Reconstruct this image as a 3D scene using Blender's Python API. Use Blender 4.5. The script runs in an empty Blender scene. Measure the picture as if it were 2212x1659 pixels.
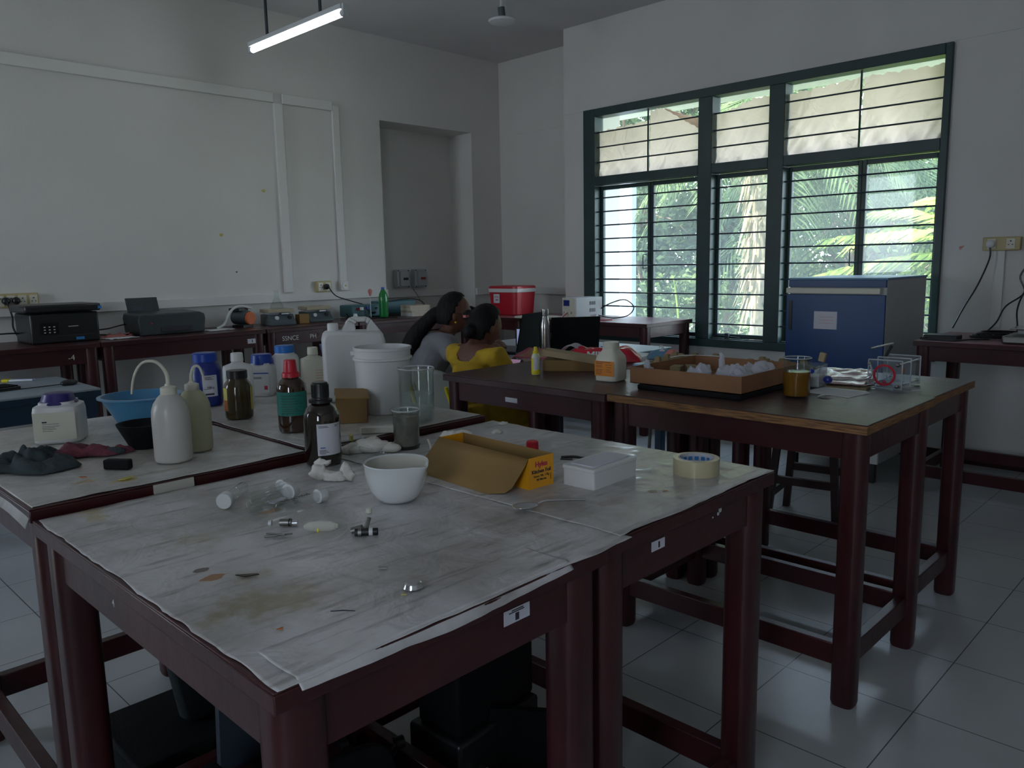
import bpy, bmesh, math, random
from mathutils import Vector, Matrix, noise
C = bpy.context.scene.collection
PI = math.pi
R = math.radians
random.seed(7)

# ------------------------------------------------------------ camera
CAM = Vector((0, 0, 1.39)); FPX = 1709.9
YAW, PIT, ROL = 0.77615, 0.15162, -0.019122
_f = Vector((math.cos(YAW)*math.cos(PIT), math.sin(YAW)*math.cos(PIT), -math.sin(PIT)))
_r = _f.cross(Vector((0, 0, 1))).normalized(); _u = _r.cross(_f)
CR = _r*math.cos(ROL)+_u*math.sin(ROL); CU = -_r*math.sin(ROL)+_u*math.cos(ROL)
cd = bpy.data.cameras.new('camera'); cam = bpy.data.objects.new('camera', cd); C.objects.link(cam)
cd.sensor_width = 36; cd.lens = 36*FPX/2212; cd.clip_start = .02; cd.clip_end = 200
cam.matrix_world = Matrix.Translation(CAM) @ Matrix((CR, CU, -_f)).transposed().to_4x4()
bpy.context.scene.camera = cam
def at(px, py, z):
    "where the camera's view of a table top at height z puts a point of the photograph"
    d = _f+CR*((px-1106)/FPX)-CU*((py-829.5)/FPX)
    return CAM+d*((z-CAM.z)/d.z)

# ------------------------------------------------------------ world, sun, exposure
sc = bpy.context.scene
w = bpy.data.worlds.new('world'); sc.world = w; w.use_nodes = True
nt = w.node_tree; bg = nt.nodes['Background']
tc = nt.nodes.new('ShaderNodeTexCoord'); sp = nt.nodes.new('ShaderNodeSeparateXYZ'); rp = nt.nodes.new('ShaderNodeValToRGB')
nt.links.new(tc.outputs['Generated'], sp.inputs[0]); nt.links.new(sp.outputs['Z'], rp.inputs[0]); nt.links.new(rp.outputs[0], bg.inputs[0])
rp.color_ramp.elements[0].position = 0; rp.color_ramp.elements[0].color = (.80, .90, 1, 1)
rp.color_ramp.elements[1].position = .7; rp.color_ramp.elements[1].color = (.50, .68, 1, 1)
bg.inputs[1].default_value = 11.5
sd = bpy.data.lights.new('sun', 'SUN'); sun = bpy.data.objects.new('sun', sd); C.objects.link(sun)
sd.energy = 37.0; sd.angle = R(1.0); sd.color = (1, .94, .82)
sun.rotation_euler = Vector((.38, -.45, -.85)).to_track_quat('-Z', 'Y').to_euler()
sun.location = (2, 12, 14)
sc.view_settings.view_transform = 'Standard'; sc.view_settings.look = 'None'
sc.view_settings.gamma = 1; sc.view_settings.use_curve_mapping = False
sc.view_settings.exposure = -0.10
sc.cycles.max_bounces = 10; sc.cycles.diffuse_bounces = 5; sc.cycles.glossy_bounces = 4
sc.cycles.transmission_bounces = 8; sc.cycles.transparent_max_bounces = 24
sc.cycles.caustics_reflective = False; sc.cycles.caustics_refractive = False
sc.cycles.sample_clamp_indirect = 4
try:
    sc.cycles.use_denoising = True; sc.cycles.denoiser = 'OPENIMAGEDENOISE'
except Exception: pass
def portal(name, loc, rot, sx, sy):
    l = bpy.data.lights.new(name, 'AREA'); l.shape = 'RECTANGLE'; l.size = sx; l.size_y = sy; l.cycles.is_portal = True
    o = bpy.data.objects.new(name, l); C.objects.link(o); o.location = loc; o.rotation_euler = rot; return o

# ------------------------------------------------------------ materials
M = {}
def mat(name, col, rough=.5, metal=0, var=0, vscale=8, bump=0, bscale=30, col2=None, spec=.5, alpha=1, trans=0, coat=0, stretch=None, emit=0, sss=0, detail=4):
    m = bpy.data.materials.new(name); m.use_nodes = True; t = m.node_tree; b = t.nodes['Principled BSDF']
    b.inputs['Roughness'].default_value = rough; b.inputs['Metallic'].default_value = metal
    b.inputs['Specular IOR Level'].default_value = spec
    b.inputs['Alpha'].default_value = alpha; b.inputs['Transmission Weight'].default_value = trans
    b.inputs['Coat Weight'].default_value = coat
    if sss: b.inputs['Subsurface Weight'].default_value = sss; b.inputs['Subsurface Radius'].default_value = (.02, .02, .02)
    c = (*col, 1); b.inputs['Base Color'].default_value = c
    if emit: b.inputs['Emission Color'].default_value = c; b.inputs['Emission Strength'].default_value = emit
    if var or bump or col2:
        tc = t.nodes.new('ShaderNodeTexCoord'); mp = t.nodes.new('ShaderNodeMapping'); t.links.new(tc.outputs['Object'], mp.inputs[0])
        if stretch: mp.inputs['Scale'].default_value = stretch
    if var or col2:
        n = t.nodes.new('ShaderNodeTexNoise'); n.inputs['Scale'].default_value = vscale; n.inputs['Detail'].default_value = detail
        t.links.new(mp.outputs[0], n.inputs[0]); r = t.nodes.new('ShaderNodeValToRGB'); t.links.new(n.outputs[0], r.inputs[0])
        c2 = col2 or tuple(x*(1-var) for x in col)
        r.color_ramp.elements[0].position = .35; r.color_ramp.elements[0].color = (*c2, 1)
        r.color_ramp.elements[1].position = .65; r.color_ramp.elements[1].color = c
        t.links.new(r.outputs[0], b.inputs['Base Color'])
    if bump:
        n2 = t.nodes.new('ShaderNodeTexNoise'); n2.inputs['Scale'].default_value = bscale; n2.inputs['Detail'].default_value = 3
        t.links.new(mp.outputs[0], n2.inputs[0]); bp = t.nodes.new('ShaderNodeBump'); bp.inputs['Strength'].default_value = bump
        bp.inputs['Distance'].default_value = .01; t.links.new(n2.outputs[0], bp.inputs['Height']); t.links.new(bp.outputs[0], b.inputs['Normal'])
    M[name] = m; return m
def glass(name, tint=(.95, .97, .96), gloss=.02, haze=0, hazecol=(.8, .85, .85)):
    m = bpy.data.materials.new(name); m.use_nodes = True; t = m.node_tree
    for n in list(t.nodes):
        if n.type == 'BSDF_PRINCIPLED': t.nodes.remove(n)
    out = [n for n in t.nodes if n.type == 'OUTPUT_MATERIAL'][0]
    tr = t.nodes.new('ShaderNodeBsdfTransparent'); tr.inputs[0].default_value = (*tint, 1)
    gl = t.nodes.new('ShaderNodeBsdfGlossy'); gl.inputs['Roughness'].default_value = gloss
    lw = t.nodes.new('ShaderNodeLayerWeight'); lw.inputs[0].default_value = .5
    pw = t.nodes.new('ShaderNodeMath'); pw.operation = 'POWER'; t.links.new(lw.outputs['Facing'], pw.inputs[0]); pw.inputs[1].default_value = 3.5
    fr = t.nodes.new('ShaderNodeMath'); fr.operation = 'MULTIPLY_ADD'; t.links.new(pw.outputs[0], fr.inputs[0]); fr.inputs[1].default_value = .55; fr.inputs[2].default_value = .025
    mx = t.nodes.new('ShaderNodeMixShader'); t.links.new(fr.outputs[0], mx.inputs[0]); t.links.new(tr.outputs[0], mx.inputs[1]); t.links.new(gl.outputs[0], mx.inputs[2])
    last = mx
    if haze:
        tl = t.nodes.new('ShaderNodeBsdfTranslucent'); tl.inputs[0].default_value = (*hazecol, 1)
        df = t.nodes.new('ShaderNodeBsdfDiffuse'); df.inputs[0].default_value = (*hazecol, 1)
        m2 = t.nodes.new('ShaderNodeMixShader'); m2.inputs[0].default_value = .35; t.links.new(tl.outputs[0], m2.inputs[1]); t.links.new(df.outputs[0], m2.inputs[2])
        m3 = t.nodes.new('ShaderNodeMixShader'); t.links.new(mx.outputs[0], m3.inputs[1]); t.links.new(m2.outputs[0], m3.inputs[2])
        tc = t.nodes.new('ShaderNodeTexCoord'); n = t.nodes.new('ShaderNodeTexNoise'); n.inputs['Scale'].default_value = 2.5; n.inputs['Detail'].default_value = 5
        t.links.new(tc.outputs['Object'], n.inputs[0]); mr = t.nodes.new('ShaderNodeMapRange')
        mr.inputs['From Min'].default_value = .3; mr.inputs['From Max'].default_value = .75; mr.inputs['To Min'].default_value = haze*.8; mr.inputs['To Max'].default_value = haze*1.25
        t.links.new(n.outputs[0], mr.inputs[0]); t.links.new(mr.outputs[0], m3.inputs[0]); last = m3
    t.links.new(last.outputs[0], out.inputs[0]); M[name] = m; return m
def thin(name, col, transl=.5, var=0, bump=0, bscale=20, rough=.6, vscale=4):
    "leaf or paper: diffuse on both sides with light coming through"
    m = bpy.data.materials.new(name); m.use_nodes = True; t = m.node_tree
    for n in list(t.nodes):
        if n.type == 'BSDF_PRINCIPLED': t.nodes.remove(n)
    out = [n for n in t.nodes if n.type == 'OUTPUT_MATERIAL'][0]
    df = t.nodes.new('ShaderNodeBsdfDiffuse'); tl = t.nodes.new('ShaderNodeBsdfTranslucent'); mx = t.nodes.new('ShaderNodeMixShader')
    mx.inputs[0].default_value = transl; t.links.new(df.outputs[0], mx.inputs[1]); t.links.new(tl.outputs[0], mx.inputs[2]); t.links.new(mx.outputs[0], out.inputs[0])
    tc = t.nodes.new('ShaderNodeTexCoord'); n = t.nodes.new('ShaderNodeTexNoise'); n.inputs['Scale'].default_value = vscale; n.inputs['Detail'].default_value = 4
    t.links.new(tc.outputs['Object'], n.inputs[0]); r = t.nodes.new('ShaderNodeValToRGB'); t.links.new(n.outputs[0], r.inputs[0])
    r.color_ramp.elements[0].position = .35; r.color_ramp.elements[0].color = (*[x*(1-var) for x in col], 1)
    r.color_ramp.elements[1].position = .65; r.color_ramp.elements[1].color = (*col, 1)
    for d in (df, tl): t.links.new(r.outputs[0], d.inputs[0])
    if bump:
        n2 = t.nodes.new('ShaderNodeTexNoise'); n2.inputs['Scale'].default_value = bscale; n2.inputs['Detail'].default_value = 2; n2.inputs['Distortion'].default_value = 1.5
        t.links.new(tc.outputs['Object'], n2.inputs[0]); bp = t.nodes.new('ShaderNodeBump'); bp.inputs['Strength'].default_value = bump; bp.inputs['Distance'].default_value = .03
        t.links.new(n2.outputs[0], bp.inputs['Height'])
        for d in (df, tl): t.links.new(bp.outputs[0], d.inputs['Normal'])
    M[name] = m; return m

mat('wall_paint', (.69, .675, .645), .85, var=.07, vscale=1.3, bump=.08, bscale=60)
mat('ceiling_paint', (.62, .61, .61), .9, var=.05, vscale=2)
mat('outside_white', (.44, .51, .60), .8)
mat('eave_paint', (.85, .84, .76), .8, var=.1)
mat('conduit', (.70, .69, .665), .6)
mat('maroon', (.052, .009, .011), .34, var=.35, vscale=5, bump=.12, bscale=25, spec=.5)
mat('maroon_top', (.07, .018, .02), .36, var=.4, vscale=3, bump=.08, bscale=18)
mat('maroon_glare', (.25, .10, .12), .36, var=.3, vscale=2)  # paler bench top maroon, pinkish window glare put into the colour
mat('brown_top', (.075, .038, .040), .36, var=.4, vscale=3, bump=.25, bscale=22, stretch=(5, 1, 1))
mat('ply_edge', (.34, .17, .06), .7, col2=(.10, .045, .02), vscale=5, stretch=(3, 3, 90))
mat('dark_wood', (.035, .014, .012), .45, var=.3)
mat('frame_green', (.022, .055, .055), .42, var=.2, vscale=6)
mat('bar_dark', (.02, .035, .05), .5)
mat('chip_white', (.6, .6, .58), .8)
mat('chip_yellow', (.5, .32, .04), .8)
mat('white_plastic', (.70, .71, .70), .38, var=.04)
mat('cream_plastic', (.68, .66, .55), .4, var=.05)
mat('blue_cap', (.008, .05, .36), .35)
mat('light_blue_cap', (.01, .16, .55), .4)
mat('navy_plastic', (.012, .03, .22), .3, var=.15)
mat('purple_cap', (.03, .02, .16), .35)
mat('red_cap', (.50, .01, .03), .4)
mat('bright_red', (.62, .015, .03), .35)
mat('cooler_red', (.50, .012, .03), .35, bump=.05)
mat('black_plastic', (.012, .013, .014), .35)
mat('black_matt', (.006, .007, .008), .7, spec=.2, bump=.1, bscale=120)
mat('charcoal', (.035, .045, .05), .45)
mat('grey_enamel', (.07, .095, .105), .45, var=.1)
mat('teal_enamel', (.04, .13, .15), .45)
mat('ceramic', (.72, .74, .74), .08, coat=.6)
mat('ceramic_matt', (.55, .54, .47), .7)
mat('ceramic_plate', (.45, .40, .28), .5, var=.2)
mat('amber', (.030, .010, .003), .06, coat=.5, spec=.7)
mat('amber_dark', (.012, .006, .004), .06, coat=.5, spec=.7)
mat('amber_powder', (.055, .038, .012), .12, coat=.4, var=.3)
mat('teal_label', (.01, .17, .13), .6, var=.1)
mat('white_label', (.62, .62, .68), .6)
mat('yellow_label', (.55, .50, .12), .6)
mat('orange_label', (.75, .26, .03), .6, var=.08)
mat('ink', (.03, .03, .04), .7)
mat('ink_blue', (.02, .08, .40), .6)
mat('ink_red', (.50, .02, .08), .6)
mat('card', (.28, .165, .05), .75, var=.15, vscale=4, bump=.05)
mat('card_dark', (.20, .115, .035), .75, var=.15)
mat('card_pale', (.38, .29, .17), .75, var=.1)
mat('card_tray', (.29, .14, .065), .7, var=.15)
mat('pulp', (.30, .23, .12), .9, var=.2, bump=.3, bscale=90)
mat('foil_yellow', (.80, .36, .012), .45, var=.05)
mat('tissue', (.74, .70, .64), .9, bump=.3, bscale=70)
mat('steel', (.72, .72, .74), .2, 1)
mat('steel_dull', (.35, .34, .32), .4, 1, var=.3)
mat('bottle_steel', (.50, .48, .47), .22, 1)
mat('tape_side', (.62, .55, .34), .3, trans=.2, coat=.4)
mat('tape_core', (.52, .52, .56), .6)
mat('cloth_red', (.22, .055, .075), .9, col2=(.11, .03, .05), vscale=35, bump=.4, bscale=60, stretch=(1, 3, 1))
mat('cloth_grey', (.045, .065, .072), .9, var=.3, bump=.4, bscale=40)
mat('kurta_grey', (.23, .23, .26), .85, var=.15, bump=.2, bscale=80)
mat('dress_yellow', (.58, .37, .015), .8, var=.25, vscale=12, bump=.3, bscale=30)
mat('trouser_dark', (.05, .045, .06), .85)
mat('skin', (.155, .060, .035), .55, var=.12, vscale=6)
mat('hair', (.006, .005, .006), .62, spec=.25, bump=.6, bscale=60, stretch=(1, 1, .15))
mat('chair_blue', (.015, .05, .20), .4)
mat('chair_grey', (.25, .27, .24), .6)
mat('blue_grey_top', (.30, .35, .39), .4, var=.06)
mat('navy_paint', (.012, .035, .07), .4)
mat('blue_door', (.007, .055, .19), .38, var=.06, vscale=2)
mat('grey_metal', (.42, .44, .44), .42, var=.05)
mat('white_enamel', (.66, .68, .66), .4)
mat('socket_ivory', (.50, .42, .22), .5, var=.12)
mat('box_grey', (.40, .41, .42), .5)
mat('basin_blue', (.07, .26, .46), .3, trans=.0, coat=.2)
mat('pale_blue', (.14, .30, .46), .4)
mat('orange_disc', (.62, .13, .03), .5)
mat('green_pet', (.01, .26, .05), .15, coat=.4, trans=.3)
mat('pink_scrap', (.60, .20, .18), .6)
mat('book_page', (.55, .47, .36), .8, var=.2, vscale=30, stretch=(1, 1, 8))
mat('book_pink', (.45, .06, .16), .5)
mat('mag_cover', (.30, .35, .15), .4, col2=(.42, .12, .10), vscale=16)
mat('packet_red', (.60, .012, .035), .25, bump=.3, bscale=14, coat=.3)
mat('plastic_film', (.72, .74, .82), .15, alpha=.55, bump=.6, bscale=40)
mat('film_pink', (.55, .42, .44), .2, bump=.4, bscale=20, coat=.3)
mat('paper_white', (.72, .74, .76), .8)
mat('screen_on', (.45, .50, .80), .4, emit=.35)
mat('phone_on', (.65, .40, .62), .4, emit=.25)
mat('liquid_amber', (.30, .13, .012), .12, var=.1, vscale=20, coat=.3)
mat('water', (.55, .62, .62), .05, alpha=.25)
mat('grime', (.26, .24, .20), .35, alpha=.80, var=.35, vscale=30, bump=.2)
mat('glass_rim', (.70, .75, .75), .15, alpha=.55)
mat('hdpe', (.62, .60, .56), .35, alpha=.86, var=.08, coat=.1)
mat('hdpe_yellow', (.52, .52, .34), .35, alpha=.90, var=.08)
mat('spray_body', (.62, .66, .50), .3, coat=.3)
mat('spray_yellow', (.72, .60, .01), .35)
mat('bark', (.16, .11, .07), .9, var=.4, bump=.5)
mat('bark_pale', (.62, .52, .38), .9, var=.4, vscale=14, bump=.6)
mat('soil', (.16, .14, .08), .95, col2=(.06, .12, .03), vscale=1.2)
mat('tube_emit', (.90, .94, 1.0), .5, emit=14)
mat('rod_dark', (.035, .045, .055), .5)
mat('fixture_white', (.62, .64, .66), .4)
mat('led_red', (.30, .03, .03), .4)
mat('blue_tape', (.03, .20, .50), .5)
mat('dust_panel', (.045, .06, .08), .6)
mat('scrap_orange', (.42, .13, .03), .6)
mat('scrap_brown', (.12, .07, .05), .7)
glass('clear_glass', (.93, .95, .94), .02)
glass('acrylic', (.92, .94, .98), .03, haze=.10)
glass('window_glass', (.97, .985, .98), .03, haze=.10, hazecol=(.80, .85, .86))
thin('kraft', (.97, .79, .71), .72, var=.13, bump=.9, bscale=5, vscale=3)
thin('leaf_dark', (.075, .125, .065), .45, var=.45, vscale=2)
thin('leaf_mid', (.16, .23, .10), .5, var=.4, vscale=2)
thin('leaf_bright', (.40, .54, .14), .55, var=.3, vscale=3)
thin('leaf_dry', (.52, .45, .30), .45, var=.35, vscale=6)

def floor_mat():
    m = bpy.data.materials.new('floor_tile'); m.use_nodes = True; t = m.node_tree; b = t.nodes['Principled BSDF']
    tc = t.nodes.new('ShaderNodeTexCoord'); br = t.nodes.new('ShaderNodeTexBrick'); mp = t.nodes.new('ShaderNodeMapping')
    T = .411; mp.inputs['Location'].default_value = (-2.460/T, -.711/T, 0); mp.inputs['Scale'].default_value = (1/T, 1/T, 1)
    t.links.new(tc.outputs['Object'], mp.inputs[0]); t.links.new(mp.outputs[0], br.inputs[0])
    br.offset = 0; br.inputs['Scale'].default_value = 1; br.inputs['Brick Width'].default_value = 1; br.inputs['Row Height'].default_value = 1
    br.inputs['Mortar Size'].default_value = .0045; br.inputs['Mortar Smooth'].default_value = .1
    n = t.nodes.new('ShaderNodeTexNoise'); n.inputs['Scale'].default_value = 1.6; n.inputs['Detail'].default_value = 6; t.links.new(tc.outputs['Object'], n.inputs[0])
    r = t.nodes.new('ShaderNodeValToRGB'); t.links.new(n.outputs[0], r.inputs[0])
    r.color_ramp.elements[0].position = .3; r.color_ramp.elements[0].color = (.42, .44, .45, 1); r.color_ramp.elements[1].position = .7; r.color_ramp.elements[1].color = (.54, .56, .56, 1)
    t.links.new(r.outputs[0], br.inputs['Color1']); t.links.new(r.outputs[0], br.inputs['Color2']); br.inputs['Mortar'].default_value = (.045, .045, .05, 1)
    t.links.new(br.outputs[0], b.inputs['Base Color']); b.inputs['Roughness'].default_value = .28
    M['floor_tile'] = m
floor_mat()

def paper_mat(name, base, stains, streak=.75):
    "grubby paper table cover under plastic; stains = (x, y, rx, ry, colour) in metres"
    m = bpy.data.materials.new(name); m.use_nodes = True; t = m.node_tree; b = t.nodes['Principled BSDF']; N = t.nodes.new; L = t.links.new
    b.inputs['Roughness'].default_value = .42
    tc = N('ShaderNodeTexCoord'); n = N('ShaderNodeTexNoise'); n.inputs['Scale'].default_value = 3.5; n.inputs['Detail'].default_value = 7; n.inputs['Roughness'].default_value = .65
    L(tc.outputs['Object'], n.inputs[0]); r = N('ShaderNodeValToRGB'); L(n.outputs[0], r.inputs[0])
    e = r.color_ramp.elements; e[0].position = .32; e[0].color = (base[0]*.52, base[1]*.50, base[2]*.46, 1); e[1].position = .60; e[1].color = (*base, 1)
    mp = N('ShaderNodeMapping'); mp.inputs['Scale'].default_value = (6, 38, 6); mp.inputs['Rotation'].default_value = (0, 0, .5); L(tc.outputs['Object'], mp.inputs[0])
    n2 = N('ShaderNodeTexNoise'); n2.inputs['Scale'].default_value = 1.6; n2.inputs['Detail'].default_value = 6; L(mp.outputs[0], n2.inputs[0])
    r2 = N('ShaderNodeValToRGB'); L(n2.outputs[0], r2.inputs[0]); r2.color_ramp.elements[0].position = .55; r2.color_ramp.elements[0].color = (0, 0, 0, 1); r2.color_ramp.elements[1].position = .78; r2.color_ramp.elements[1].color = (streak, streak, streak, 1)
    mx = N('ShaderNodeMixRGB'); L(r2.outputs[0], mx.inputs[0]); L(r.outputs[0], mx.inputs[1]); mx.inputs[2].default_value = (.16, .13, .10, 1); last = mx
    n3 = N('ShaderNodeTexNoise'); n3.inputs['Scale'].default_value = 38; n3.inputs['Detail'].default_value = 5; L(tc.outputs['Object'], n3.inputs[0])
    for (x, y, rx, ry, col, soft) in stains:
        m2 = N('ShaderNodeMapping'); m2.inputs['Location'].default_value = (-x/rx, -y/ry, 0); m2.inputs['Scale'].default_value = (1/rx, 1/ry, 0); L(tc.outputs['Object'], m2.inputs[0])
        ln = N('ShaderNodeVectorMath'); ln.operation = 'LENGTH'; L(m2.outputs[0], ln.inputs[0])
        ad = N('ShaderNodeMath'); ad.operation = 'MULTIPLY_ADD'; L(n3.outputs[0], ad.inputs[0]); ad.inputs[1].default_value = 2.2; L(ln.outputs['Value'], ad.inputs[2])
        mr = N('ShaderNodeMapRange'); mr.inputs['From Min'].default_value = 1.95-soft*1.6; mr.inputs['From Max'].default_value = 1.95; mr.inputs['To Min'].default_value = col[3] if len(col) > 3 else .9; mr.inputs['To Max'].default_value = 0
        L(ad.outputs[0], mr.inputs[0]); mm = N('ShaderNodeMixRGB'); L(mr.outputs[0], mm.inputs[0]); L(last.outputs[0], mm.inputs[1]); mm.inputs[2].default_value = (*col[:3], 1); last = mm
    L(last.outputs[0], b.inputs['Base Color'])
    n4 = N('ShaderNodeTexNoise'); n4.inputs['Scale'].default_value = 9; n4.inputs['Detail'].default_value = 3; n4.inputs['Distortion'].default_value = 2; L(tc.outputs['Object'], n4.inputs[0])
    bp = N('ShaderNodeBump'); bp.inputs['Strength'].default_value = .7; bp.inputs['Distance'].default_value = .006; L(n4.outputs[0], bp.inputs['Height']); L(bp.outputs[0], b.inputs['Normal'])
    b.inputs['Coat Weight'].default_value = .25; b.inputs['Coat Roughness'].default_value = .25
    M[name] = m

# ------------------------------------------------------------ mesh builder
class B:
    def __init__(s): s.bm = bmesh.new(); s.mi = 0; s.n = 0
    def _t(s):
        s.bm.faces.ensure_lookup_table()
        for f in s.bm.faces[s.n:]: f.material_index = s.mi
        s.n = len(s.bm.faces); return s
    def m(s, i): s.mi = i; return s
    def box(s, a, b, rot=0, pivot=None, tilt=None):
        "box from corner a to corner b"
        a, b = Vector(a), Vector(b); c = (a+b)/2; d = b-a
        mt = Matrix.Translation(c) @ Matrix.Diagonal((*d, 1))
        if rot or tilt is not None:
            p = Vector(pivot) if pivot is not None else c
            rm = Matrix.Rotation(rot, 4, 'Z')
            if tilt is not None: rm = rm @ tilt
            mt = Matrix.Translation(p) @ rm @ Matrix.Translation(-p) @ mt
        bmesh.ops.create_cube(s.bm, size=1, matrix=mt); return s._t()
    def lathe(s, prof, c=(0, 0, 0), seg=32, sx=1, sy=1, sq=0):
        "prof: list of (r, z); sq > 0 squares the section"
        c = Vector(c); rings = []
        for (r, z) in prof:
            ring = []
            for i in range(seg):
                a = 2*PI*i/seg+PI/seg; ca, sa = math.cos(a), math.sin(a)
                if sq:
                    k = (abs(ca)**sq+abs(sa)**sq)**(-1/sq)
                else: k = 1
                ring.append(s.bm.verts.new(c+Vector((r*k*ca*sx, r*k*sa*sy, z))))
            rings.append(ring)
        for p, q in zip(rings, rings[1:]):
            for i in range(seg):
                j = (i+1) % seg
                s.bm.faces.new((p[i], p[j], q[j], q[i]))
        if tuple(prof[0]) != tuple(prof[-1]):
            if prof[0][0] > 1e-4: s.bm.faces.new(rings[0][::-1])
            if prof[-1][0] > 1e-4: s.bm.faces.new(rings[-1])
        else: bmesh.ops.remove_doubles(s.bm, verts=rings[0]+rings[-1], dist=1e-6)
        return s._t()
    def cyl(s, c, r, h, seg=24, axis='Z', r2=None):
        mt = Matrix.Translation(Vector(c))
        if axis == 'X': mt = mt @ Matrix.Rotation(PI/2, 4, 'Y')
        if axis == 'Y': mt = mt @ Matrix.Rotation(PI/2, 4, 'X')
        bmesh.ops.create_cone(s.bm, cap_ends=True, segments=seg, radius1=r, radius2=r if r2 is None else r2, depth=h, matrix=mt); return s._t()
    def rod(s, a, b, r, seg=10, r2=None):
        a, b = Vector(a), Vector(b); d = b-a
        q = Vector((0, 0, 1)).rotation_difference(d.normalized()).to_matrix().to_4x4()
        bmesh.ops.create_cone(s.bm, cap_ends=True, segments=seg, radius1=r, radius2=r if r2 is None else r2, depth=d.length, matrix=Matrix.Translation((a+b)/2) @ q); return s._t()
    def sph(s, c, r, sc=(1, 1, 1), u=20, v=14, rot=None):
        mt = Matrix.Translation(Vector(c)) @ (rot or Matrix()) @ Matrix.Diagonal((*sc, 1))
        bmesh.ops.create_uvsphere(s.bm, u_segments=u, v_segments=v, radius=r, matrix=mt); return s._t()
    def tube(s, pts, r, seg=8, sub=6, taper=None):
        P = smooth(pts, sub); n = len(P); rings = []; up = Vector((0, 0, 1)); prev = None
        for i, p in enumerate(P):
            d = (P[min(i+1, n-1)]-P[max(i-1, 0)]).normalized()
            x = prev-d*prev.dot(d) if prev is not None else (d.cross(up) if abs(d.z) < .95 else d.cross(Vector((1, 0, 0))))
            x.normalize(); prev = x; y = d.cross(x); rr = r*(1 if taper is None else 1+(taper-1)*i/(n-1))
            rings.append([s.bm.verts.new(p+(x*math.cos(2*PI*k/seg)+y*math.sin(2*PI*k/seg))*rr) for k in range(seg)])
        for a, b in zip(rings, rings[1:]):
            for k in range(seg): s.bm.faces.new((a[k], a[(k+1) % seg], b[(k+1) % seg], b[k]))
        s.bm.faces.new(rings[0][::-1]); s.bm.faces.new(rings[-1]); return s._t()
    def quad(s, *p):
        s.bm.faces.new([s.bm.verts.new(Vector(v)) for v in p]); return s._t()
    def slab(s, poly, z0, z1):
        "vertical prism over a 2D outline"
        lo = [s.bm.verts.new((x, y, z0)) for x, y in poly]; hi = [s.bm.verts.new((x, y, z1)) for x, y in poly]; n = len(poly)
        s.bm.faces.new(lo[::-1]); s.bm.faces.new(hi)
        for i in range(n): s.bm.faces.new((lo[i], lo[(i+1) % n], hi[(i+1) % n], hi[i]))
        return s._t()
    def grid(s, fn, nu, nv):
        V = [[s.bm.verts.new(Vector(fn(i/nu, j/nv))) for j in range(nv+1)] for i in range(nu+1)]
        for i in range(nu):
            for j in range(nv): s.bm.faces.new((V[i][j], V[i+1][j], V[i+1][j+1], V[i][j+1]))
        return s._t()
    def patch(s, r, a0, a1, z0, z1, seg=12):
        "curved label on a round bottle"
        return s.grid(lambda u, v: (r*math.cos(a0+(a1-a0)*u), r*math.sin(a0+(a1-a0)*u), z0+(z1-z0)*v), seg, 1)
    def out(s, name, mats, parent=None, loc=None, rot=0, bevel=0, flat=False, solid=0, sub=0, ang=35):
        me = bpy.data.meshes.new(name); bmesh.ops.recalc_face_normals(s.bm, faces=s.bm.faces) if not solid else None
        s.bm.to_mesh(me); s.bm.free()
        for x in (mats if isinstance(mats, (list, tuple)) else [mats]): me.materials.append(M[x])
        if not flat:
            me.polygons.foreach_set('use_smooth', [True]*len(me.polygons)); me.set_sharp_from_angle(angle=R(ang))
        o = bpy.data.objects.new(name, me); C.objects.link(o)
        if parent is not None: o.parent = parent
        if loc is not None: o.location = loc
        if rot: o.rotation_euler[2] = rot
        if solid:
            md = o.modifiers.new('thickness', 'SOLIDIFY'); md.thickness = solid; md.offset = 0
        if sub:
            md = o.modifiers.new('subdivision', 'SUBSURF'); md.levels = md.render_levels = sub
        if bevel:
            md = o.modifiers.new('bevel', 'BEVEL'); md.width = bevel; md.segments = 2; md.limit_method = 'ANGLE'
        return o
def smooth(pts, sub):
    P = [Vector(p) for p in pts]
    if sub <= 1 or len(P) < 3: return P
    out = []
    for i in range(len(P)-1):
        p0, p1, p2, p3 = P[max(i-1, 0)], P[i], P[i+1], P[min(i+2, len(P)-1)]
        for k in range(sub):
            t = k/sub
            out.append(.5*((2*p1)+(p2-p0)*t+(2*p0-5*p1+4*p2-p3)*t*t+(3*p1-p0-3*p2+p3)*t**3))
    return out+[P[-1]]
def tag(o, label=None, cat=None, group=None, kind=None):
    if label: o['label'] = label
    if cat: o['category'] = cat
    if group: o['group'] = group
    if kind: o['kind'] = kind
    return o
def thing(name, label, cat, loc=(0, 0, 0), rz=0, group=None):
    o = bpy.data.objects.new(name, None); C.objects.link(o); o.empty_display_size = .05
    o.location = loc; o.rotation_euler = (0, 0, rz); return tag(o, label, cat, group)
def copy_tree(o, parent=None):
    c = o.copy(); C.objects.link(c); c.parent = parent
    for ch in list(o.children): copy_tree(ch, c)
    return c
def struct(name, b, m, **k): return tag(b.out(name, m, **k), kind='structure')
def text(s, size, m, parent, loc, rot, name='lettering', bold=0, align='CENTER'):
    cu = bpy.data.curves.new(name, 'FONT'); cu.body = s; cu.size = size; cu.extrude = .0004; cu.offset = bold; cu.align_x = align; cu.align_y = 'CENTER'
    t = bpy.data.objects.new(name+'_curve', cu); me = bpy.data.meshes.new_from_object(t); bpy.data.objects.remove(t)
    me.name = name; me.materials.clear(); me.materials.append(M[m])
    o = bpy.data.objects.new(name, me); C.objects.link(o); o.parent = parent; o.location = loc; o.rotation_euler = rot; return o
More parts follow.
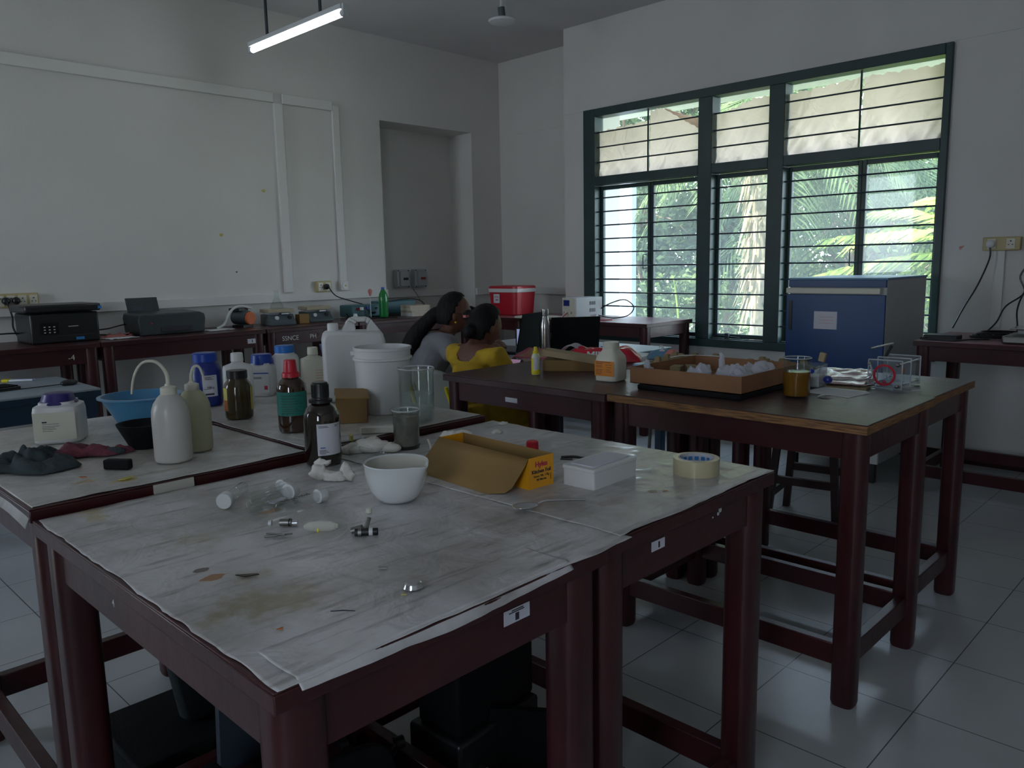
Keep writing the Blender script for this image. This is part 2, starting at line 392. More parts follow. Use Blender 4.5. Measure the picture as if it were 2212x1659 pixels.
def rbox(hx, hy, r, n=5):
    "rounded rectangle outline"
    P = []
    for cx, cy, a0 in ((hx-r, hy-r, 0), (-hx+r, hy-r, 90), (-hx+r, -hy+r, 180), (hx-r, -hy+r, 270)):
        for k in range(n+1):
            a = R(a0+90*k/n); P.append((cx+r*math.cos(a), cy+r*math.sin(a)))
    return P

# ================================================================ THE ROOM
XW, YW, ZC = 5.82, 6.25, 3.49
X0, Y0 = -2.2, -2.6
struct('floor', B().box((X0-.2, Y0-.2, -.1), (6.5, 6.8, 0)), 'floor_tile')
struct('ceiling', B().box((X0-.2, Y0-.2, ZC), (6.5, 6.8, ZC+.12)), 'ceiling_paint')
WY0, WY1, WZ0, WZ1 = 1.68, 4.72, .675, 2.735
b = B(); b.box((XW, Y0, 0), (XW+.23, WY0, ZC)); b.box((XW, WY1, 0), (XW+.23, 4.97, ZC)); b.box((XW, WY0, 0), (XW+.23, WY1, WZ0)); b.box((XW, WY0, WZ1), (XW+.23, WY1, ZC))
b.box((XW+.23, 4.80, 0), (6.25, 4.97, ZC)); b.box((6.25, 4.80, 0), (6.45, 6.8, ZC))
struct('wall_right', b, 'wall_paint')
b = B(); b.box((X0, YW, 0), (4.66, YW+.5, ZC)); b.box((4.66, YW, 2.737), (5.83, YW+.5, ZC)); b.box((5.83, YW, 0), (6.25, YW+.5, ZC)); b.box((4.66, 6.60, 0), (5.83, YW+.5, 2.737))
struct('wall_left', b, 'wall_paint')
# the two walls behind the camera, with open windows
b = B(); x = X0
b.box((x-.2, Y0, 0), (x, 6.3, .95)); b.box((x-.2, Y0, 2.7), (x, 6.3, ZC))
for y0, y1 in ((Y0, -.95), (-.25, 4.5), (5.3, 6.3)): b.box((x-.2, y0, .95), (x, y1, 2.7))
struct('wall_back', b, 'wall_paint')
b = B(); b.box((X0, Y0-.2, 0), (XW, Y0, 1.0)); b.box((X0, Y0-.2, 2.7), (XW, Y0, ZC))
b.box((X0, Y0-.2, 1.0), (XW, Y0, 2.7))
struct('wall_front', b, 'wall_paint')
portal('portal_right', (XW+.35, 3.2, 1.7), (0, R(90), 0), 2.0, 3.0)
portal('portal_back', (X0-.3, 4.9, 1.83), (0, R(-90), 0), 1.75, .8); portal('portal_back', (X0-.3, -.6, 1.83), (0, R(-90), 0), 1.75, .7)
struct('baseboard_right', B().box((XW-.012, Y0, 0), (XW, 4.97, .078)), 'maroon')
struct('baseboard_left', B().box((X0, YW-.012, 0), (4.66, YW, .078)), 'maroon')
b = B(); b.box((6.244, 4.97, 2.73), (6.25, 6.25, 2.742)); b.box((5.83, 6.244, 2.73), (6.25, 6.25, 2.742)); b.box((XW-.005, Y0, 2.742), (XW, WY0, 2.75)); b.box((XW-.005, WY1, 2.735), (XW, 4.97, 2.742))
struct('trim_1', b, 'wall_paint')

# ---- the window: dark green timber frame, mullions, transom, casements
FX0, FX1 = XW-.03, XW+.10
b = B()
def fb(y0, y1, z0, z1, x0=FX0, x1=FX1): b.box((x0, y0, z0), (x1, y1, z1))
fb(WY0, 1.725, WZ0, WZ1); fb(4.59, WY1, WZ0, WZ1)              # jambs
fb(1.725, 4.59, 2.665, WZ1); fb(1.725, 4.59, WZ0, .74)        # head, sill
fb(3.405, 3.53, .74, 2.665); fb(2.80, 2.925, .74, 2.665)       # posts
for y0, y1 in ((1.725, 2.80), (2.925, 3.405), (3.53, 4.59)): fb(y0, y1, 2.07, 2.145)
win = struct('window_1', b, 'frame_green', bevel=.004)
# casements: each a light frame with a glass pane
CX = XW+.055
panes = [(1.73, 2.245), (2.250, 2.795), (2.93, 3.40), (3.535, 4.038), (4.042, 4.585)]
for k, (y0, y1) in enumerate(panes):
    b = B(); t = .028
    for q in ((y0, y0+t, .745, 2.065), (y1-t, y1, .745, 2.065), (y0+t, y1-t, .745, .78), (y0+t, y1-t, 2.03, 2.065)): b.box((CX, q[0], q[2]), (CX+.035, q[1], q[3]))
    s = b.out('casement', 'frame_green', win, bevel=.003)
    B().quad((CX+.017, y0+t, .78), (CX+.017, y1-t, .78), (CX+.017, y1-t, 2.03), (CX+.017, y0+t, 2.03)).out('pane', 'window_glass', s, solid=.003, flat=True)
    if k in (0, 1, 2, 3):
        bb = B(); ym = (y0+y1)/2+.1
        bb.rod((CX-.03, ym-.12, .755), (CX-.005, ym+.16, .772), .006); bb.box((CX-.045, ym-.02, .742), (CX-.02, ym+.012, .79)); bb.out('stay_bar', 'bar_dark', s)
for yy in (4.075, 2.285):
    B().tube([(CX, yy, 1.44), (CX-.05, yy+.005, 1.44), (CX-.052, yy+.005, 1.38), (CX-.05, yy+.005, 1.325), (CX, yy, 1.325)], .004, sub=2).out('handle', 'bar_dark', win)
b = B()
for y0, y1 in ((1.725, 2.80), (2.925, 3.405), (3.53, 4.59)):
    b.quad((CX+.02, y0, 2.145), (CX+.02, y1, 2.145), (CX+.02, y1, 2.665), (CX+.02, y0, 2.665))
b.out('fanlight_pane', 'window_glass', win, solid=.003, flat=True)
for y0, y1 in ((1.725, 2.80), (2.925, 3.405), (3.53, 4.59)):
    b = B()
    for z in (2.272, 2.402, 2.532): b.rod((XW+.01, y0, z), (XW+.01, y1, z), .0062, 8)
    if y1-y0 > .6:
        ym = 4.047 if y0 > 3 else 2.268
        b.rod((XW+.02, ym, 2.145), (XW+.02, ym, 2.665), .0075, 8)
    for i in range(11): b.rod((XW+.01, y0, .737+.1213*(i+.05)), (XW+.01, y1, .737+.1213*(i+.05)), .0062, 8)
    b.out('grille_bars', 'bar_dark', win)
# brown paper stuck behind the fanlights, crumpled along its lower edge
def kraft(name, y0, y1, top, label, amp=.012, seed=0, m='kraft'):
    rnd = random.Random(seed); ph = [rnd.uniform(0, 6) for _ in range(6)]
    def fn(u, v):
        y = y0+(y1-y0)*u; zt = top(u); z = 2.147+(zt-2.147)*v
        k = (1-v)**2
        x = XW+.052-.008*(1+math.sin(9*u+ph[0]+4*v))*.5-amp*k*(1+math.sin(26*u+ph[1]+7*v)*math.sin(15*v+ph[2]+9*u))
        if v > .85: z += .006*math.sin(31*u+ph[3])+.004*math.sin(67*u+ph[4])
        return (x, y, z)
    return tag(B().grid(fn, 60, 26).out(name, m), label, 'paper', 'brown papers on the upper panes')
kraft('window_paper', 4.05, 4.588, lambda u: 2.575-.03*u, 'brown paper on the upper pane nearest the room corner, low straight top', seed=1)
kraft('window_paper', 3.534, 4.045, lambda u: 2.53+.125*min(1, max(0, (u-.12)/.6)), 'brown paper with torn flap, second upper pane from the left', seed=2)
kraft('window_paper', 2.928, 3.402, lambda u: 2.60-.045*u+.02*math.sin(5*u), 'brown paper on the narrow middle upper pane', seed=3)
kraft('window_paper', 2.275, 2.797, lambda u: 2.628-.035*u, 'brown paper on the upper pane right of the narrow middle one', seed=4, amp=.02)
kraft('window_paper', 1.728, 2.262, lambda u: 2.622+.005*u, 'brown paper on the upper pane at the far right', seed=5, amp=.025)
def flap(u, v):
    y = 3.535+.36*u; zt = 2.535+.125*(u)**1.2; return (XW+.035-.02*math.sin(3*v), y, zt-.012-(.085*(1-u)**1.1+.004)*v+.004*math.sin(40*u)*v)
tag(B().grid(flap, 24, 6).out('paper_flap', 'kraft'), 'torn flap of brown paper curling down beside the post', 'paper')

# ================================================================ OUTSIDE
tag(B().box((6.25, -8, -.45), (40, 30, -.35)).out('ground', 'soil'), kind='structure')
struct('eave', B().box((6.06, -1, 2.86), (7.05, 4.79, 2.96)).box((6.46, 4.79, 2.86), (7.05, 6.9, 2.96)), 'eave_paint')
struct('wall_outside', B().box((8.00, 5.77, -.4), (8.09, 9.5, 2.94)), 'outside_white')
def leaves(name, blobs, n, size, m, seed, drop=.4, thin_=.45, parent=None, hang=0):
    rnd = random.Random(seed); V = []; F = []
    tot = sum(bl[1]**2 for bl in blobs)
    for c, r in blobs:
        for _ in range(int(n*r*r/tot)):
            th = rnd.uniform(0, 2*PI); ph = math.acos(rnd.uniform(-1, 1)); rr = r*(.55+.5*rnd.random())
            p = Vector(c)+Vector((rr*math.sin(ph)*math.cos(th), rr*math.sin(ph)*math.sin(th), rr*.8*math.cos(ph)))
            L = size*rnd.uniform(.6, 1.3); W = L*thin_
            d = Vector((rnd.gauss(0, 1), rnd.gauss(0, 1), rnd.gauss(-drop-hang*3, .6))).normalized(); s = d.cross(Vector((rnd.gauss(0, 1), rnd.gauss(0, 1), rnd.gauss(0, 1)))).normalized()*W/2
            k = len(V); V += [p, p+d*L*.5+s, p+d*L, p+d*L*.5-s]; F.append((k, k+1, k+2, k+3))
    me = bpy.data.meshes.new(name); me.from_pydata(V, [], F); me.materials.append(M[m]); o = bpy.data.objects.new(name, me); C.objects.link(o)
    if parent: o.parent = parent
    return o
def tree(label, base, h, blobs, n, size, m, seed, name='leafy_tree', thin_=.45, tr=.14, bark='bark', group='trees outside the window'):
    t = thing(name, label, 'tree', base, 0, group); b = B(); rnd = random.Random(seed)
    b.tube([(0, 0, -.1), (rnd.uniform(-.1, .1), rnd.uniform(-.1, .1), h*.5), (rnd.uniform(-.2, .2), rnd.uniform(-.2, .2), h)], tr, 8, 6, .5)
    for c, r in blobs:
        b.tube([(0, 0, h*rnd.uniform(.3, .75)), ((c[0])*.5, c[1]*.5, (h*.6+c[2])/2), (c[0], c[1], c[2])], tr*.35, 6, 5, .4)
        for _ in range(3):
            e = Vector(c)+Vector((rnd.uniform(-r, r), rnd.uniform(-r, r), rnd.uniform(-r, r)*.7)); b.tube([c, (Vector(c)+e)/2+Vector((0, 0, .1)), e], tr*.12, 5, 4, .4)
    b.out('trunk', bark, t); leaves('foliage', blobs, n, size, m, seed, parent=t, thin_=thin_); return t
G0 = -.35
def blobs(rnd, rx, ry, z0, z1, n, r): return [((rnd.uniform(-rx, rx), rnd.uniform(-ry, ry), rnd.uniform(z0, z1)), r*rnd.uniform(.7, 1.2)) for _ in range(n)]
rr = random.Random(11)
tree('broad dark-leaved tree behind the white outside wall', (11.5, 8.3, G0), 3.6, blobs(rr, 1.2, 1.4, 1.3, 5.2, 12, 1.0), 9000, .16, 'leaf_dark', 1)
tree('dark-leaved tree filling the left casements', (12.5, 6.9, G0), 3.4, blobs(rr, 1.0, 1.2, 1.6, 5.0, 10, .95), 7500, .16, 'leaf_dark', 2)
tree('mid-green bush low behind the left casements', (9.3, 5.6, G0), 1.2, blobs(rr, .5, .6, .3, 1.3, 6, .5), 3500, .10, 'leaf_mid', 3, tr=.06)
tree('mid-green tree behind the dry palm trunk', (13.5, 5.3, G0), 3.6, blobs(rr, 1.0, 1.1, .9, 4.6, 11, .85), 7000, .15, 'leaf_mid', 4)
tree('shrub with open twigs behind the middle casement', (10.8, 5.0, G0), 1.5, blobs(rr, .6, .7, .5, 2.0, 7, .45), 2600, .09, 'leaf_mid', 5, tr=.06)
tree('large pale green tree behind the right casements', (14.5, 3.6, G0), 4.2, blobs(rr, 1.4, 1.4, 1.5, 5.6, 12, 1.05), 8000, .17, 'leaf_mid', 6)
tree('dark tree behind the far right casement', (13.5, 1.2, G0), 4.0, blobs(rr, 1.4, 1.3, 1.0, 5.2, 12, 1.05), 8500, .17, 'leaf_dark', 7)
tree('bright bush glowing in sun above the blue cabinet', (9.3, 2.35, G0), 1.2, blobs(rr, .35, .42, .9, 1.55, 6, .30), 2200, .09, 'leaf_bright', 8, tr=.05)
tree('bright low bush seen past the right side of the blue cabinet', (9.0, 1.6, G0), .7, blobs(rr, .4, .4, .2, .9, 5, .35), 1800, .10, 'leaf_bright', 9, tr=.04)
tag(leaves('hedge', [((20+rr.uniform(-1, 1), y, z), 1.7) for y in range(-4, 22, 2) for z in (.6, 2.9, 5.2)], 26000, .34, 'leaf_mid', 10), 'far hedge closing off the garden behind all the trees', 'hedge', kind='stuff')
def frond(b, base, d, L, droop, nleaf, wl, seed=0, leafl=.45, wd=.022):
    rnd = random.Random(seed); d = Vector(d).normalized(); P = []
    for i in range(15):
        u = i/14; p = Vector(base)+d*L*u+Vector((0, 0, -droop*u*u)); P.append(p)
    b.tube([tuple(p) for p in P[::2]], .012, 5, 2, .3)
    side = d.cross(Vector((0, 0, 1))).normalized()
    for i in range(nleaf):
        u = .12+.88*i/nleaf; k = u*14; i0 = min(int(k), 13); p = P[i0].lerp(P[i0+1], k-i0); tg = (P[i0+1]-P[i0]).normalized()
        ll = leafl*(1-.6*abs(u-.4))*rnd.uniform(.85, 1.1)
        for s in (-1, 1):
            q = (side*s*.75+tg*.75+Vector((0, 0, -.12*rnd.random()))).normalized(); e = p+q*ll+Vector((0, 0, -.22*ll)); mdl = p+q*ll*.5+Vector((0, 0, .01)); n_ = tg*wd*.5
            b.quad(p-n_*.5, mdl-n_*1.3, e, mdl+n_*1.3)
# bright palm reaching in from the right
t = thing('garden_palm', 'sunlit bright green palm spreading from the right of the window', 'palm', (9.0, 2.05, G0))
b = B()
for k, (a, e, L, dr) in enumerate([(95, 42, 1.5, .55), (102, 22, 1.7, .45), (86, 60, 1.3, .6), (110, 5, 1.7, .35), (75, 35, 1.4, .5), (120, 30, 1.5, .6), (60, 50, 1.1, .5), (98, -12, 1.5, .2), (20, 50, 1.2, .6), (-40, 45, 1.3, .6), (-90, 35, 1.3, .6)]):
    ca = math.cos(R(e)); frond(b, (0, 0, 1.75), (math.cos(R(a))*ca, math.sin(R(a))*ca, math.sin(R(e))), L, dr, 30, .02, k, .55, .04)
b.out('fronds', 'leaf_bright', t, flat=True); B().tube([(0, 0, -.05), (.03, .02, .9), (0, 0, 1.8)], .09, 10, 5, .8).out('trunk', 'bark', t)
# tall palm with a skirt of dry hanging fronds
t = thing('dry_palm', 'tall palm with pale shaggy dead fronds hanging on its trunk', 'palm', (8.6, 4.42, G0))
B().tube([(0, 0, -.1), (.02, -.02, 1.8), (0, .02, 4.2)], .10, 12, 6, .9).out('trunk', 'bark_pale', t)
b = B(); rnd = random.Random(3)
for k in range(230):
    z = rnd.uniform(1.15, 3.1); a = rnd.uniform(0, 2*PI); r0 = .09+.10*rnd.random(); L = rnd.uniform(.15, .42)
    p = Vector((math.cos(a)*r0, math.sin(a)*r0, z)); q = p+Vector((math.cos(a+rnd.uniform(-.7, .7))*.10, math.sin(a)*.10, -L)); s = Vector((-math.sin(a), math.cos(a), 0))*rnd.uniform(.012, .035)
    b.quad(p-s, q-s*.4, q+s*.4, p+s)
b.out('dead_fronds', 'leaf_dry', t, flat=True)
b = B()
for k in range(13):
    a = k*27.7; e = -25+9*(k % 4); ca = math.cos(R(e)); frond(b, (0, 0, 3.55), (math.cos(R(a))*ca, math.sin(R(a))*ca, math.sin(R(e))), 1.5, .9, 30, .02, 40+k, .55, .03)
b.out('fronds', 'leaf_mid', t, flat=True)
t = thing('grey_palm', 'grey-green palm with long drooping fronds high behind the right casements', 'palm', (10.3, 4.0, G0))
b = B()
for k in range(18):
    a = k*20+7; e = 15-11*(k % 5); ca = math.cos(R(e)); frond(b, (0, 0, 3.3), (math.cos(R(a))*ca, math.sin(R(a))*ca, math.sin(R(e))), 1.9, 1.5, 34, .02, 80+k, .8, .03)
b.out('fronds', 'leaf_dark', t, flat=True); B().tube([(0, 0, -.1), (.05, 0, 1.7), (0, 0, 3.4)], .13, 10, 6, .9).out('trunk', 'bark', t)
def blades(base, n, h, spread, seed):
    rnd = random.Random(seed); b = B()
    for _ in range(n):
        x, y = rnd.uniform(-spread, spread), rnd.uniform(-spread, spread); hh = h*rnd.uniform(.55, 1.15); dx, dy = rnd.gauss(0, .16)*hh, rnd.gauss(0, .22)*hh; ww = .016
        a = rnd.uniform(0, PI); s = Vector((math.cos(a), math.sin(a), 0))*ww; p = Vector((x, y, 0))
        m_ = p+Vector((dx*.4, dy*.4, hh*.6)); e = p+Vector((dx, dy, hh)); b.quad(p-s, p+s, m_+s*.9, m_-s*.9); b.quad(m_-s*.9, m_+s*.9, e+s*.1, e-s*.1)
    return b
for k, (x, y, n, h, sp_) in enumerate([(8.0, 4.25, 70, .85, .28), (8.3, 3.75, 50, .7, .3), (8.0, 3.15, 40, .6, .3), (8.8, 1.9, 40, .7, .3)]):
    lab = ['tall pointed reed clump under the middle casement', 'reed clump between the middle and right posts', 'low reed clump left of the blue cabinet', 'reed clump at the far right of the garden'][k]
    tag(blades((x, y, G0), n, h, sp_, 50+k).out('reed_clump', 'leaf_bright', loc=(x, y, G0), flat=True), lab, 'plant', 'reed clumps outside')
tag(B().tube([(0, 0, 0), (.02, -.05, .9), (.0, .02, 1.55)], .018, 6, 5, .5).out('bamboo_cane', 'leaf_bright', loc=(8.3, 5.35, G0)), 'thin pale green cane standing upright behind the left casement', 'cane')

# ================================================================ CEILING THINGS, CABLES ON THE WALLS
t = thing('tube_light', 'lit white fluorescent tube hanging from the ceiling on two rods', 'light', (3.06, 5.02, 2.98))
B().box((-.030, -.60, .009), (.030, .60, .040)).out('fitting', 'fixture_white', t, bevel=.004)
B().cyl((0, 0, -.012), .0200, 1.16, 20, 'Y').out('tube', 'tube_emit', t)
for sg in (-1, 1): B().cyl((0, sg*.592, -.012), .021, .03, 16, 'Y').box((-.018, sg*.607-.008, -.032), (.018, sg*.607+.008, .038)).out('end_cap', 'fixture_white', t)
for y in (.36, -.33): B().rod((0, y, .039), (0, y, .51), .011, 10).out('hanging_rod', 'rod_dark', t)
t = thing('round_lamp', 'unlit round white lamp hanging on a short stem below the ceiling', 'light', at(1085, 48, 3.27))
B().lathe([(.0, -.012), (.07, -.012), (.105, .0), (.11, .014), (.10, .022), (.03, .04), (.0, .042)]).out('shade', 'fixture_white', t)
B().rod((0, 0, .04), (-.01, 0, .11), .028, 14).out('holder', 'grey_enamel', t); B().rod((-.01, 0, .11), (0, 0, .22), .012, 10).tube([(.03, .0, .05), (.06, .0, .12), (.02, 0, .22)], .003).out('stem', 'fixture_white', t)
def conduit(label, a, b_): return tag(B().box(a, b_).out('cable_trunking', 'conduit', bevel=.003), label, 'cable trunking', 'white cable trunking on the left wall')
conduit('long lower cable trunking above the left benches', (X0+.02, YW-.035, 1.093), (4.655, YW-.001, 1.163))
conduit('long upper cable trunking high on the left wall', (X0+.02, YW-.028, 2.755), (3.56, YW-.001, 2.835))
conduit('short upper cable trunking between the two drops', (3.645, YW-.028, 2.755), (4.13, YW-.001, 2.835))
conduit('vertical cable trunking drop, the left of two', (3.562, YW-.030, 1.175), (3.640, YW-.001, 2.752))
conduit('vertical cable trunking drop, the right of two, ending in a round box', (4.132, YW-.026, 1.26), (4.20, YW-.001, 2.80))
conduit('grey-lit cable trunking inside the alcove', (4.665, 6.57, 1.06), (5.825, 6.599, 1.13))
conduit('short cable trunking on the corner wall right of the alcove', (5.835, YW-.03, 1.06), (6.21, YW-.001, 1.13))
conduit('cable trunking on the recessed wall by the window pillar', (6.22, 4.98, 1.06), (6.249, 6.21, 1.13))
conduit('vertical cable trunking below the sockets right of the window', (XW-.02, 1.31, .92), (XW-.001, 1.37, 1.41))
t = thing('junction_box', 'small square white junction box with a round plate under the right trunking drop', 'junction box', (4.165, YW-.03, 1.215))
B().box((-.045, -.012, -.045), (.045, .029, .045)).out('box', 'conduit', t, bevel=.006); B().cyl((0, -.015, 0), .030, .006, 24, 'Y').out('cover', 'white_plastic', t); B().cyl((0, -.02, 0), .008, .005, 12, 'Y').out('cap', 'yellow_label', t)
def socket(label, cx, z, wid, h, n, plugs, wall='L', cols=None):
    "ivory multi-socket board; n outlets; plugs = outlet offsets (m)"
    if wall == 'L': t = thing('socket_board', label, 'socket', (cx, YW-.001, z))
    else: t = thing('socket_board', label, 'socket', (XW-.001, cx, z), R(-90))
    B().box((-wid/2, -.04, -h/2), (wid/2, 0, h/2)).out('board', 'socket_ivory', t, bevel=.006)
    for i in range(n):
        x = -wid/2+wid*(i+.5)/n
        b = B().m(0).box((x-.024, -.045, -h*.36), (x+.024, -.038, h*.36)); b.m(1)
        for dx, dz, r in ((0, .016, .0045), (-.011, -.006, .0035), (.011, -.006, .0035)): b.cyl((x+dx, -.046, dz), r, .004, 10, 'Y')
        b.out('outlet', ['cream_plastic', 'ink'], t)
    for x, m in plugs:
        B().sph((x, -.062, 0), .026, (1, .9, 1.0), 14, 10).out('plug', m, t)
    return t
socket('long ivory socket board with black plugs behind the left printer', 1.52, 1.20, .27, .10, 4, [(-.07, 'black_plastic'), (-.01, 'black_plastic')])
socket('ivory socket with one black plug between the two trunking drops', 3.945, 1.212, .155, .10, 2, [(0.01, 'black_plastic')])
socket('ivory socket board with a white plug right of the window', 1.33, 1.452, .21, .085, 2, [(-.055, 'white_plastic')], 'R')
socket('ivory socket board with a black plug at the right picture edge', 1.10, 1.452, .21, .085, 2, [(-.03, 'black_plastic')], 'R')
def swbox(label, x, txtm):
    t = thing('breaker_box', label, 'breaker box', (x, 6.60, 1.25)); hw = .075
    B().box((-hw, -.07, -.095), (hw, 0, .095)).out('housing', 'box_grey', t, bevel=.008); B().box((-hw+.03, -.085, -.075), (hw-.004, -.07, .075)).out('cover', 'box_grey', t, bevel=.004)
    b = B(); b.box((-.01, -.09, -.012), (.05, -.085, .012)); b.out('switch', txtm, t)
    b = B()
    for sx in (-1, 1):
        for sz in (-1, 1): b.cyl((sx*.065, -.072, sz*.083), .006, .006, 8, 'Y')
    b.out('screw', 'ink', t)
swbox('grey breaker box on the alcove wall, the left of two', 5.09, 'ink'); swbox('grey breaker box on the alcove wall, the right of two', 5.32, 'led_red')
def cable(label, pts, r=.0035, m='black_plastic', name='cable', cat='cable', sub=6): return tag(B().tube(pts, r, 7, sub).out(name, m), label, cat)
cable('black cable looping from the wall plug behind the left printer', [(1.45, 6.17, 1.2), (1.455, 6.10, 1.10), (1.45, 6.08, 1.02), (1.47, 6.0, .96), (1.56, 5.98, .98)], .006)
cable('thin black cable curving at the left picture edge on the bench', [(1.15, 5.9, .94), (1.28, 5.95, .99), (1.42, 5.97, .995), (1.5, 5.98, .98)], .005)
cable('black cable hanging from the ivory socket to the blue box', [(3.955, 6.16, 1.21), (3.99, 6.10, 1.13), (4.10, 6.03, 1.08), (4.22, 6.0, 1.04), (4.36, 5.95, .97), (4.42, 5.95, .945)], .005)
cable('dark cable from the white plug down to the black adaptor', [(XW-.07, 1.385, 1.44), (5.74, 1.38, 1.36), (5.68, 1.42, 1.2), (5.6, 1.47, 1.06), (5.5, 1.50, .935)], .005)
cable('dark cable from the black plug crossing down to the coil', [(XW-.07, 1.13, 1.44), (5.74, 1.15, 1.35), (5.72, 1.20, 1.25), (5.71, 1.17, 1.15), (5.6, 1.24, 1.07), (5.5, 1.26, .98), (5.42, 1.30, .915)], .005)
cable('second dark cable running to the right behind the balance', [(XW-.03, .98, 1.33), (5.74, 1.09, 1.22), (5.72, 1.17, 1.15), (5.66, 1.19, 1.05), (5.55, 1.16, .96), (5.45, 1.14, .915)], .005)
cable('thin cable stub with a green wire end in the alcove', [(5.22, 6.55, 1.15), (5.24, 6.5, 1.08), (5.26, 6.45, 1.0), (5.30, 6.38, .94)], .004, 'pulp')
b = B(); 
for (x, z) in ((3.43, 2.05), (3.03, 1.66)): b.cyl((x, YW-.002, z), .016, .003, 9, 'Y')
for i, nm in enumerate((0, 1)): pass
b.bm.free()
for lab, x, z, m in (('yellow putty spot on the left wall, the upper one', 3.43, 2.03, 'yellow_label'), ('yellow putty spot on the left wall, the lower one', 3.03, 1.66, 'yellow_label'), ('dark nail in the left wall right of the lower putty spot', 3.14, 1.36, 'ink')):
    tag(B().sph((0, 0, 0), .016 if m != 'ink' else .008, (1, .35, .7), 10, 8).out('wall_spot', m, loc=(x, YW-.003, z)), lab, 'spot')

# ================================================================ TABLES
def lab_table(label, x0, x1, y0, y1, h, lw=.074, top='maroon_top', edge='maroon', legm='maroon', over=.012, th=.03, apron=.085, sz=.125, name='lab_bench', cat='table', group='maroon wooden lab tables', rnd=True, stretch=('f', 'b', 'l', 'r'), botpad=0):
    cx, cy = (x0+x1)/2, (y0+y1)/2; hx, hy = (x1-x0)/2, (y1-y0)/2
    t = thing(name, label, cat, (cx, cy, 0), 0, group)
    b = B().m(1).box((-hx, -hy, h-th), (hx, hy, h-.004)); b.m(0).box((-hx, -hy, h-.004), (hx, hy, h)); b.out('tabletop', [top, edge], t, bevel=.002)
    ix, iy = hx-over-.012, hy-over-.012; z0, z1 = h-th-apron, h-th
    b = B(); b.box((-ix, -iy, z0), (ix, -iy+.022, z1)); b.out('apron', legm, t)
    B().box((-ix, iy-.022, z0), (ix, iy, z1)).out('apron', legm, t)
    B().box((-ix, -iy+.022, z0), (-ix+.022, iy-.022, z1)).out('apron', legm, t); B().box((ix-.022, -iy+.022, z0), (ix, iy-.022, z1)).out('apron', legm, t)
    lx, ly = hx-over-lw/2, hy-over-lw/2
    for sx in (-1, 1):
        for sy in (-1, 1):
            b = B()
            if rnd: b.lathe([(lw/2*.9, 0), (lw/2, .012), (lw/2, h-th)], (sx*lx, sy*ly, 0), 24, sq=3.2)
            else: b.box((sx*lx-lw/2, sy*ly-lw/2, 0), (sx*lx+lw/2, sy*ly+lw/2, h-th))
            b.out('leg', legm, t, bevel=0 if rnd else .004)
    s2 = .017
    for k in stretch:
        b = B()
        if k in 'fb': yy = ly*(1 if k == 'b' else -1); b.box((-lx+lw/2-.01, yy-s2, sz), (lx-lw/2+.01, yy+s2, sz+.07))
        else: xx = lx*(1 if k == 'r' else -1); b.box((xx-s2, -ly+lw/2-.01, sz), (xx+s2, ly-lw/2+.01, sz+.07))
        b.out('stretcher', legm, t, bevel=.003)
    return t
tA = lab_table('nearest lab table, front left, under stained paper with a steel bottle cap', .412, 1.048, .803, 1.752, .9)
tB = lab_table('front right lab table under stained paper, with the roll of tape at its corner', 1.056, 1.698, .817, 1.757, .9)
tC = lab_table('lab table behind the nearest one, holding the cloths and blue basin', .412, 1.052, 1.766, 2.725, .92)
tD = lab_table('lab table behind the tape-roll table, holding jerrycan, bucket and reagent bottles', 1.062, 1.678, 1.766, 2.715, .92)
tE = lab_table('dark brown lab table with the yellow spray bottle, in front of the two women', 2.315, 2.935, 1.792, 2.712, .9, top='brown_top', edge='brown_top')
tE2 = lab_table('dark lab table behind the spray bottle table, under the red packet', 2.945, 3.52, 1.80, 2.705, .9, top='brown_top', edge='brown_top')
tF = lab_table('brown lab table with a chipped plywood edge, holding the cardboard tray and amber beaker', 2.318, 2.938, .838, 1.783, .905, top='brown_top', edge='ply_edge')
tG = lab_table('brown lab table behind the amber beaker table, reflecting the window, clear device on it', 2.948, 3.53, .868, 1.79, .892, top='brown_top', edge='ply_edge')
lab_table('long maroon bench at the left wall carrying the black printers, leftmost', .30, 1.79, 5.50, 6.12, .93, apron=.10, group='maroon benches along the walls', over=.01, sz=.10)
lab_table('maroon bench at the left wall under the grey printer and the motor', 1.80, 2.965, 5.50, 6.12, .93, apron=.10, group='maroon benches along the walls', over=.01, sz=.10)
lab_table('maroon bench at the left wall under the two hotplates', 2.975, 3.80, 5.50, 6.12, .93, apron=.10, group='maroon benches along the walls', over=.01, sz=.10)
lab_table('maroon bench in front of the alcove under green bottle and books', 3.81, 5.08, 5.50, 6.12, .93, apron=.09, group='maroon benches along the walls', over=.01, sz=.10)
lab_table('maroon bench under the red cool box in the far corner', 5.135, 5.80, 4.93, 6.20, .9, top='maroon_glare', group='maroon benches along the walls', sz=.10)
lab_table('maroon bench reaching in front of the window, with the power supply', 5.135, 5.80, 3.56, 4.92, .9, top='maroon_glare', group='maroon benches along the walls', sz=.10)
lab_table('long maroon bench at the right wall below the socket boards', 4.915, 5.60, -.6, 1.545, .9, top='maroon_glare', group='maroon benches along the walls', sz=.09)
# paint chips, stickers and chalked letters on the tables
def sticker(label_part, parent, loc, w_, h_, m='white_label', rz=0, marks=()):
    b = B().m(0).box((-w_/2, -.001, -h_/2), (w_/2, 0, h_/2)); b.m(1)
    for (x0, z0, x1, z1) in marks: b.box((x0, -.0016, z0), (x1, -.001, z1))
    o = b.out('sticker', [m, 'ink'], parent, loc=loc); o.rotation_euler = (0, 0, rz); o['label'] = label_part; return o
